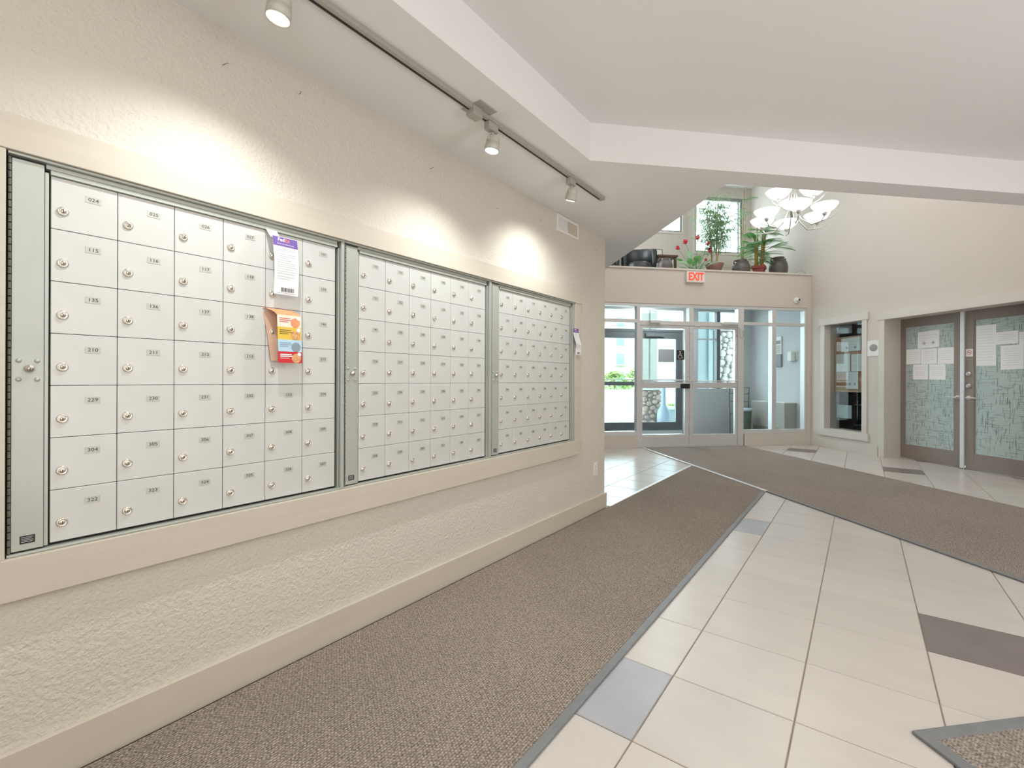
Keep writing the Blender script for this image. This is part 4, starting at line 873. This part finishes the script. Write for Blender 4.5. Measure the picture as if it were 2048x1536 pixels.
# red flowering plant
t = thing('flowering_plant', 'leafy plant with red ball flowers on tall stems above the EXIT sign', 'plant', (4.40, TP, ZL), 'S')
part('pot', MB().lathe([(0.09, 0), (0.12, 0.11), (0.105, 0.11), (0.10, 0.09), (0.001, 0.09)], 18, (4.40, TP, ZL)), clay_m, t)
for k in range(26):
    a = random.uniform(0, 2*PI); el = random.uniform(0.2, 1.2); L_ = random.uniform(0.14, 0.30)
    lf = MB(); st0 = Vector((4.40+0.04*math.cos(a), TP+0.04*math.sin(a), ZL+0.10))
    d = Vector((math.cos(a)*math.cos(el), math.sin(a)*math.cos(el), math.sin(el))); pm = st0+d*L_*0.75
    lf.tube([st0, pm], 0.003, 4); blade(lf, pm, d, L_*0.75, L_*0.36, 0.25)
    part('leaf', lf, leaf2_m if k % 2 else leaf_m, t)
for (s, z, rr) in ((4.061, 3.505, 0.045), (4.185, 3.610, 0.05), (4.434, 3.705, 0.05), (4.609, 3.592, 0.042), (4.650, 3.470, 0.05), (4.585, 3.305, 0.032)):
    tt = TP+random.uniform(-0.06, 0.02); stem = part('flower_stem', MB().tube([(4.40+(s-4.4)*0.1, TP, ZL+0.09), (4.40+(s-4.4)*0.55, tt, ZL+(z-ZL)*0.6), (s, tt, z)], 0.003, 5), leaf_m, t)
    fm = MB().ball((s, tt, z), rr*0.72, 9, 6, 0.08)
    for k in range(14):
        a = random.uniform(0, 2*PI); b = random.uniform(-0.6, 1.2); d = Vector((math.cos(a)*math.cos(b), math.sin(a)*math.cos(b), math.sin(b))); blade(fm, Vector((s, tt, z))+d*rr*0.4, d, rr*0.75, rr*0.7, -0.1, 2)
    part('flower', fm, petal_m, stem, 'red ball shaped flower')
# bamboo
t = thing('bamboo_plant', 'tall airy bamboo plant in a brown bowl in front of the loft window', 'plant', (4.79, TP, ZL), 'S')
part('bowl', MB().lathe([(0.07, 0), (0.09, 0.05), (0.13, 0.17), (0.165, 0.245), (0.157, 0.245), (0.12, 0.19), (0.001, 0.18)], 24, (4.776, TP+0.02, ZL)), clay_m, t, smooth=True)
cm_ = [(4.70, 0.0, 4.60, -0.05, 4.05), (4.74, 0.04, 4.72, 0.10, 4.25), (4.78, -0.03, 4.80, -0.06, 4.42), (4.82, 0.02, 4.92, 0.06, 4.30), (4.80, -0.02, 5.00, -0.08, 4.10), (4.76, 0.05, 4.66, 0.14, 4.40), (4.84, 0.05, 4.86, 0.12, 4.46)]
fo = MB()
for (s0, dt0, s1, dt1, zt) in cm_:
    cn = MB(); pts = []
    for k in range(9):
        f = k/8; pts.append((s0+(s1-s0)*f*f, TP+dt0+(dt1-dt0)*f, ZL+0.16+(zt-ZL-0.16)*f))
    cn.tube(pts, 0.0085, 6, 0.004)
    for p in pts[1:-1]: cn.lathe([(0.0085, -0.004), (0.0105, 0), (0.0085, 0.004)], 6, p)
    part('cane', cn, cane_m, t, smooth=False)
    for k in range(110):
        f = random.uniform(0.28, 1.0); b = Vector((s0+(s1-s0)*f*f, TP+dt0+(dt1-dt0)*f, ZL+0.16+(zt-ZL-0.16)*f))
        a = random.uniform(0, 2*PI); L_ = random.uniform(0.08, 0.40); tip = b+Vector((math.cos(a)*L_, math.sin(a)*L_*0.6, random.uniform(0.0, 0.12)))
        fo.tube([b, tip], 0.0014, 3)
        for q in range(6):
            g2 = random.uniform(0.4, 1.0); aa = a+random.uniform(-1.2, 1.2); blade(fo, b+(tip-b)*g2, (math.cos(aa), math.sin(aa), random.uniform(-0.8, 0.3)), random.uniform(0.05, 0.11), 0.012, 0.25, 2)
part('foliage', fo, bleaf_m, t, kind='stuff')
# palm
t = thing('palm_plant', 'potted palm with thick stems in a red pot below the chandelier', 'plant', (5.66, TP, ZL), 'S')
part('pot', MB().lathe([(0.10, 0), (0.13, 0.19), (0.155, 0.195), (0.155, 0.245), (0.14, 0.245), (0.13, 0.2), (0.001, 0.2)], 4, (5.66, TP+0.02, ZL)), redpot_m, t)
for (ds, dt_, L_, ln) in ((-0.07, 0.0, 0.60, -0.03), (-0.03, 0.03, 0.78, 0.0), (0.03, 0.0, 0.80, 0.04), (0.07, 0.03, 0.62, 0.06)):
    part('trunk', MB().tube([(5.66+ds, TP+dt_, ZL+0.2), (5.66+ds+ln*0.5, TP+dt_, ZL+0.2+L_*0.5), (5.66+ds+ln, TP+dt_, ZL+0.2+L_)], 0.024, 8, 0.014), pstem_m, t, smooth=True)
def frond(b, a, el, L_, n=22, droop=0.35):
    m = MB(); pts = []; d = Vector((math.cos(a)*math.cos(el), math.sin(a)*math.cos(el), math.sin(el)))
    for k in range(n+1):
        f = k/n; pts.append(Vector(b)+d*L_*f-Vector((0, 0, 1))*droop*L_*f*f)
    m.tube(pts, 0.004, 4, 0.0015); sd = d.cross(Vector((0, 0, 1))).normalized()
    for k in range(4, n+1):
        f = k/n; ll = L_*0.42*math.sin(PI*min(1, 0.18+0.80*f))+0.03
        for s_ in (-1, 1): blade(m, pts[k], d*0.75+sd*s_*0.8+Vector((0, 0, 0.05)), ll, 0.014, 0.35, 2)
    return m
for k in range(32):
    bs = random.choice(((-0.10, 0.0, 0.80), (-0.03, 0.03, 0.98), (0.07, 0.0, 1.0), (0.13, 0.03, 0.82)))
    a = (k/32)*2*PI+random.uniform(-0.15, 0.15)
    part('frond', frond((5.66+bs[0], TP+bs[1], ZL+bs[2]-random.uniform(0.05, 0.45)), a, random.uniform(-0.1, 0.9), random.uniform(0.28, 0.42) if math.sin(a) > 0 else random.uniform(0.3, 0.5)), leaf_m if k % 3 else leaf2_m, t)
# tall second palm close to the corner behind
t = thing('areca_palm', 'tall slender palm with pale fronds between loft window and corner', 'plant', (5.75, 8.55, ZL), 'S')
part('pot', MB().lathe([(0.11, 0), (0.15, 0.26), (0.13, 0.26), (0.001, 0.22)], 18, (5.93, 8.7, ZL)), clay_m, t)
for (s1, z1_) in ((5.86, 4.7), (5.98, 4.35), (5.95, 5.0)):
    part('trunk', MB().tube([(5.93, 8.7, ZL+0.2), ((5.93+s1)/2, 8.7, (ZL+z1_)/2), (s1, 8.68, z1_)], 0.013, 6, 0.006), pstem_m, t, smooth=True)
for k in range(16):
    a = random.uniform(0, 2*PI); z_ = random.choice((3.55, 3.75, 4.1, 4.4, 4.6, 4.75)); part('frond', frond((5.94+random.uniform(-0.05, 0.05), 8.66, z_), a, random.uniform(0.0, 0.9), random.uniform(0.22, 0.38), 12, 0.4), leaf2_m if k % 2 else leaf_m, t)

# black tub chair and low table on the loft
t = thing('tub_chair', 'black leather tub chair with rounded back at the left end of loft', 'chair', (3.52, 8.35, ZL), 'S')
cs, ct = 3.55, 8.35
def arc(r, a0_, a1_, n, z): return [Vector((cs+r*math.cos(a0_+(a1_-a0_)*k/n), ct+r*math.sin(a0_+(a1_-a0_)*k/n), z)) for k in range(n+1)]
rs = []
n = 14
for k in range(n+1):
    a = -0.35+(PI+0.7)*k/n; hh = 0.66+0.02*math.sin(PI*k/n) if 3 < k < n-3 else 0.66-0.02*(abs(k-n/2)-4)
    ri, ro = 0.26, 0.33; zt = ZL+hh
    rs.append([(cs+r_*math.cos(a), ct+r_*math.sin(a), z) for r_, z in ((ri, ZL+0.14), (ro, ZL+0.14), (ro+0.01, zt-0.04), (ro-0.015, zt), (ri+0.015, zt), (ri-0.01, zt-0.04))])
part('back_shell', MB().rings(rs), leather_m, t, smooth=True)
part('seat_cushion', MB().lathe([(0.24, 0), (0.255, 0.03), (0.255, 0.13), (0.22, 0.17), (0.001, 0.18)], 24, (cs, ct, ZL+0.16)), leather_m, t, smooth=True)
for a, b in ((-0.22, -0.18), (0.22, -0.18), (-0.22, 0.2), (0.22, 0.2)): part('leg', MB().cyl((cs+a, ct+b, ZL), (cs+a, ct+b, ZL+0.16), 0.018, 0.022), wood_m, t)
t = thing('tub_chair', 'second black chair mostly hidden behind the sloping ceiling edge, far left of loft', 'chair', (2.9, 8.35, ZL), 'S')
cs = 2.86
rs = []
for k in range(n+1):
    a = -0.35+(PI+0.7)*k/n; zt = ZL+0.62
    rs.append([(cs+r_*math.cos(a), ct+r_*math.sin(a), z) for r_, z in ((0.24, ZL+0.10), (0.30, ZL+0.10), (0.31, zt-0.04), (0.285, zt), (0.255, zt), (0.235, zt-0.04))])
part('back_shell', MB().rings(rs), leather_m, t, smooth=True); part('seat_cushion', MB().lathe([(0.22, 0), (0.235, 0.03), (0.235, 0.13), (0.2, 0.17), (0.001, 0.18)], 24, (cs, ct, ZL+0.12)), leather_m, t, smooth=True)
for a, b in ((-0.2, -0.16), (0.2, -0.16), (-0.2, 0.16), (0.2, 0.16)): part('leg', MB().cyl((cs+a, ct+b, ZL), (cs+a, ct+b, ZL+0.13), 0.018, 0.022), wood_m, t)
t = thing('low_table', 'dark wood side table right of the black tub chair on the loft', 'table', (4.1, 8.45, ZL), 'S')
part('table_top', MB().box(3.90, 4.30, 8.25, 8.75, ZL+0.47, ZL+0.505), wood_m, t, bevel=0.004)
for a, b in ((3.94, 8.29), (4.26, 8.29), (3.94, 8.71), (4.26, 8.71)): part('leg', MB().box(a-0.02, a+0.02, b-0.02, b+0.02, ZL, ZL+0.47), wood_m, t)
part('lower_shelf', MB().box(3.96, 4.24, 8.31, 8.69, ZL+0.2, ZL+0.22), wood_m, t)
t = thing('picture_frame', 'small pale picture frame standing on the dark loft table', 'picture frame', (4.05, 8.6, ZL+0.505), 'S')
part('frame', bars([(3.93, 4.16, 8.60, 8.615, ZL+0.506, ZL+0.53), (3.93, 4.16, 8.60, 8.615, ZL+0.69, ZL+0.71), (3.93, 3.95, 8.60, 8.615, ZL+0.53, ZL+0.69), (4.14, 4.16, 8.60, 8.615, ZL+0.53, ZL+0.69)]), grey_m, t)
part('mount', bars([(3.95, 4.14, 8.605, 8.612, ZL+0.53, ZL+0.69)]), paper_m, t)

# ================================================================== OUTSIDE
struct('pavement', MB().box(-10, 30, TO+0.12, 17, -0.15, 0.0), conc_m, fr='S').name = 'floor_pavement'
struct('parking', MB().box(-60, 140, 17, 58, -0.6, -0.12), conc_m, fr='S').name = 'floor_parking'
struct('lawn', MB().box(-60, 140, 58, 120, -0.7, -0.1), grass_m, fr='S').name = 'floor_lawn'
def rocks(t, fr_axis, s0, s1, z0_, z1_, tf, size, m_):   # scattered, tightly packed cobbles of uneven size
    done = []
    for k in range(2600):
        r_ = size*(0.62 if k < 250 else 0.45 if k < 900 else 0.30)*random.uniform(0.9, 1.1); asp = random.uniform(0.65, 1.0)
        c = (random.uniform(s0+r_*0.6, s1-r_*0.4), random.uniform(z0_+r_*0.5, z1_-r_*0.5))
        if all(math.hypot(c[0]-a[0], (c[1]-a[1])/0.85) > (r_+a[2])*0.86 for a in done):
            done.append((c[0], c[1], r_))
            part('stone', MB().ball((c[0], tf, c[1]), (r_*0.98, size*0.28, r_*0.98*asp), 10, 6, 0.05), m_, t, smooth=True)
t = thing('stone_column', 'pale river stone column outside, behind the right entrance door', 'stone column', (6.5, 10.05, 0), 'S')
part('core', MB().box(6.15, 7.0, 10.0, 10.5, 0.0, 2.30), mortar_m, t); part('cap', MB().box(6.10, 7.05, 9.95, 10.55, 2.30, 2.36), conc_m, t)
rocks(t, 0, 6.13, 6.95, 0.75, 2.28, 9.99, 0.155, stone_m)
solo('reflection_panel', MB().box(5.45, 5.60, 10.0, 10.15, 0, 3.0).box(5.60, 5.98, 10.04, 10.12, 0, 3.0).box(5.98, 6.08, 10.0, 10.15, 0, 3.0), clad_m, 'pale blue grey panel standing in for a reflection, left of the stone column', 'reflection', (5.7, 10.1, 0), 'S')  # added panel in place of a reflection in the door glass
t = thing('stone_pier', 'short brown river stone pier carrying a grey column outside the entrance', 'stone column', (5.0, 11.1, 0), 'S')
part('core', MB().box(4.78, 5.25, 11.0, 11.5, 0, 0.90), mortar_m, t); part('cap', MB().box(4.73, 5.30, 10.95, 11.55, 0.90, 0.95), conc_m, t)
rocks(t, 0, 4.76, 5.27, 0.0, 0.88, 10.99, 0.14, stone2_m)
part('column', MB().box(4.80, 4.98, 11.05, 11.4, 0.951, 3.1).box(4.98, 5.03, 11.09, 11.4, 0.951, 3.1).box(5.03, 5.21, 11.05, 11.4, 0.951, 3.1), colm_m, t)
t = thing('ash_receptacle', 'blue grey smokers receptacle with thin neck and wide base outside', 'ashtray', (5.21, 10.70, 0), 'S')
part('body', MB().lathe([(0.15, 0), (0.155, 0.30), (0.14, 0.40), (0.07, 0.52), (0.055, 0.60), (0.052, 1.05), (0.035, 1.08), (0.001, 1.09)], 24, (5.21, 10.70, 0.001)), bluegrey_m, t, smooth=True)
t = thing('planter_box', 'pale square planter box with rim standing outside by the doors', 'planter', (5.75, 11.4, 0), 'S')
part('body', MB().box(5.50, 6.05, 11.1, 11.7, 0.001, 0.40), clad_m, t); part('rim', MB().box(5.44, 6.11, 11.04, 11.76, 0.40, 0.47), white_m, t, bevel=0.006)
m = MB()
for k in range(70):
    a = random.uniform(0, 2*PI); e_ = random.uniform(0.3, 1.4); blade(m, (5.77+random.uniform(-0.15, 0.15), 11.4+random.uniform(-0.15, 0.15), 0.46), (math.cos(a)*math.cos(e_), math.sin(a)*math.cos(e_), math.sin(e_)), random.uniform(0.08, 0.16), 0.03, 0.3, 2)
part('foliage', m, shrub_m, t, kind='stuff')
t = thing('porch_canopy', 'white porch canopy with pale rafters seen through the transom panes', 'canopy', (5.0, 11, 3.1), 'S')
part('beam', MB().box(3.9, 7.4, 11.1, 11.35, 3.10, 3.30), white_m, t)
part('roof_deck', MB().box(3.6, 7.6, 9.45, 11.8, 3.62, 3.68), white_m, t)
for k in range(9): part('rafter', MB().box(3.75+k*0.42, 3.85+k*0.42, 9.4, 11.9, 3.48, 3.62), colm_m, t)
def bush(s, tt, h, lab):
    m = MB()
    for k in range(420):
        a = random.uniform(0, 2*PI); b = random.uniform(0, 1.5); r_ = h*random.uniform(0.75, 1.0); p = Vector((s+0.85*r_*math.cos(a)*math.cos(b), tt+0.8*r_*math.sin(a)*math.cos(b), -0.1+r_*math.sin(b)))
        blade(m, p, (random.uniform(-1, 1), random.uniform(-1, 1), random.uniform(-0.2, 1)), 0.6, 0.42, 0.2, 2)
    o = thing('shrub', lab, 'shrub', (s, tt, -0.2), 'S', 'shrubs beyond the parking')
    part('foliage', m, shrub_m, o, kind='stuff'); part('trunk', MB().cyl((s, tt, -0.21), (s, tt, h*0.6), 0.08, 0.03), wood_m, o)
bush(22.2, 60, 2.3, 'leftmost low green shrub beyond the pale parking area'); bush(27.2, 63, 3.0, 'largest bright green shrub beyond the parking, right of left pane')
bush(31.3, 60.5, 2.4, 'low shrub seen through the left entrance door glass'); bush(36.0, 61, 2.5, 'rightmost shrub seen through the left entrance door glass')
t = thing('apartment_building', 'far pale apartment building with teal windows and balconies across the parking', 'building', (36, 85, -0.2), 'S')
part('wall', MB().box(20, 62, 85, 97, -0.21, 15), fac_m, t)
part('stone_base', MB().box(20, 62, 84.8, 85.0, -0.21, 4.6), stone_m, t)
part('roof', MB().prism([(19, 84), (63, 84), (63, 98), (19, 98)], 15, 15.5), colm_m, t)
for fl_ in range(4):
    for k in range(9):
        s = 22.4+k*4.7; z = 0.6+3.5*fl_; ins = k in (2, 5, 8)
        wnd = part('window', MB().box(s, s+1.5, 84.70, 84.78, z, z+2.0), win_m if k % 2 == 0 else dwin_m, t)
        if k % 2 == 0:
            b = part('balcony', MB().box(s-0.4, s+2.0, 83.4, 84.7, z-0.25, z-0.1), colm_m, t); rl = MB()
            for q in range(12): rl.box(s-0.35+q*0.2, s-0.31+q*0.2, 83.42, 83.46, z-0.1, z+0.9)
            rl.box(s-0.4, s+2.0, 83.4, 83.48, z+0.88, z+0.95); part('railing', rl, dwin_m, b, kind='stuff')
# neighbouring wing of this building with a gable seen through the transom
t = thing('neighbour_wing', 'blue grey gabled wing outside above the stone column', 'building', (8.5, 13, 0), 'S')
gm = MB(); pts = [(7.6, 0.0), (12.5, 0.0), (12.5, 4.6), (7.6, 2.95)]
gm.add([(s, 12.5, z) for s, z in pts]+[(s, 16, z) for s, z in pts], [(0, 1, 2, 3), (7, 6, 5, 4), (0, 4, 5, 1), (1, 5, 6, 2), (2, 6, 7, 3), (3, 7, 4, 0)])
part('wall', gm, clad_m, t); part('fascia', MB().add([(7.5, 12.4, 2.93), (12.6, 12.4, 4.65), (12.6, 12.4, 4.85), (7.5, 12.4, 3.13), (7.5, 12.49, 2.93), (12.6, 12.49, 4.65), (12.6, 12.49, 4.85), (7.5, 12.49, 3.13)], [(0, 1, 2, 3), (7, 6, 5, 4), (0, 4, 5, 1), (1, 5, 6, 2), (2, 6, 7, 3), (3, 7, 4, 0)]), white_m, t)
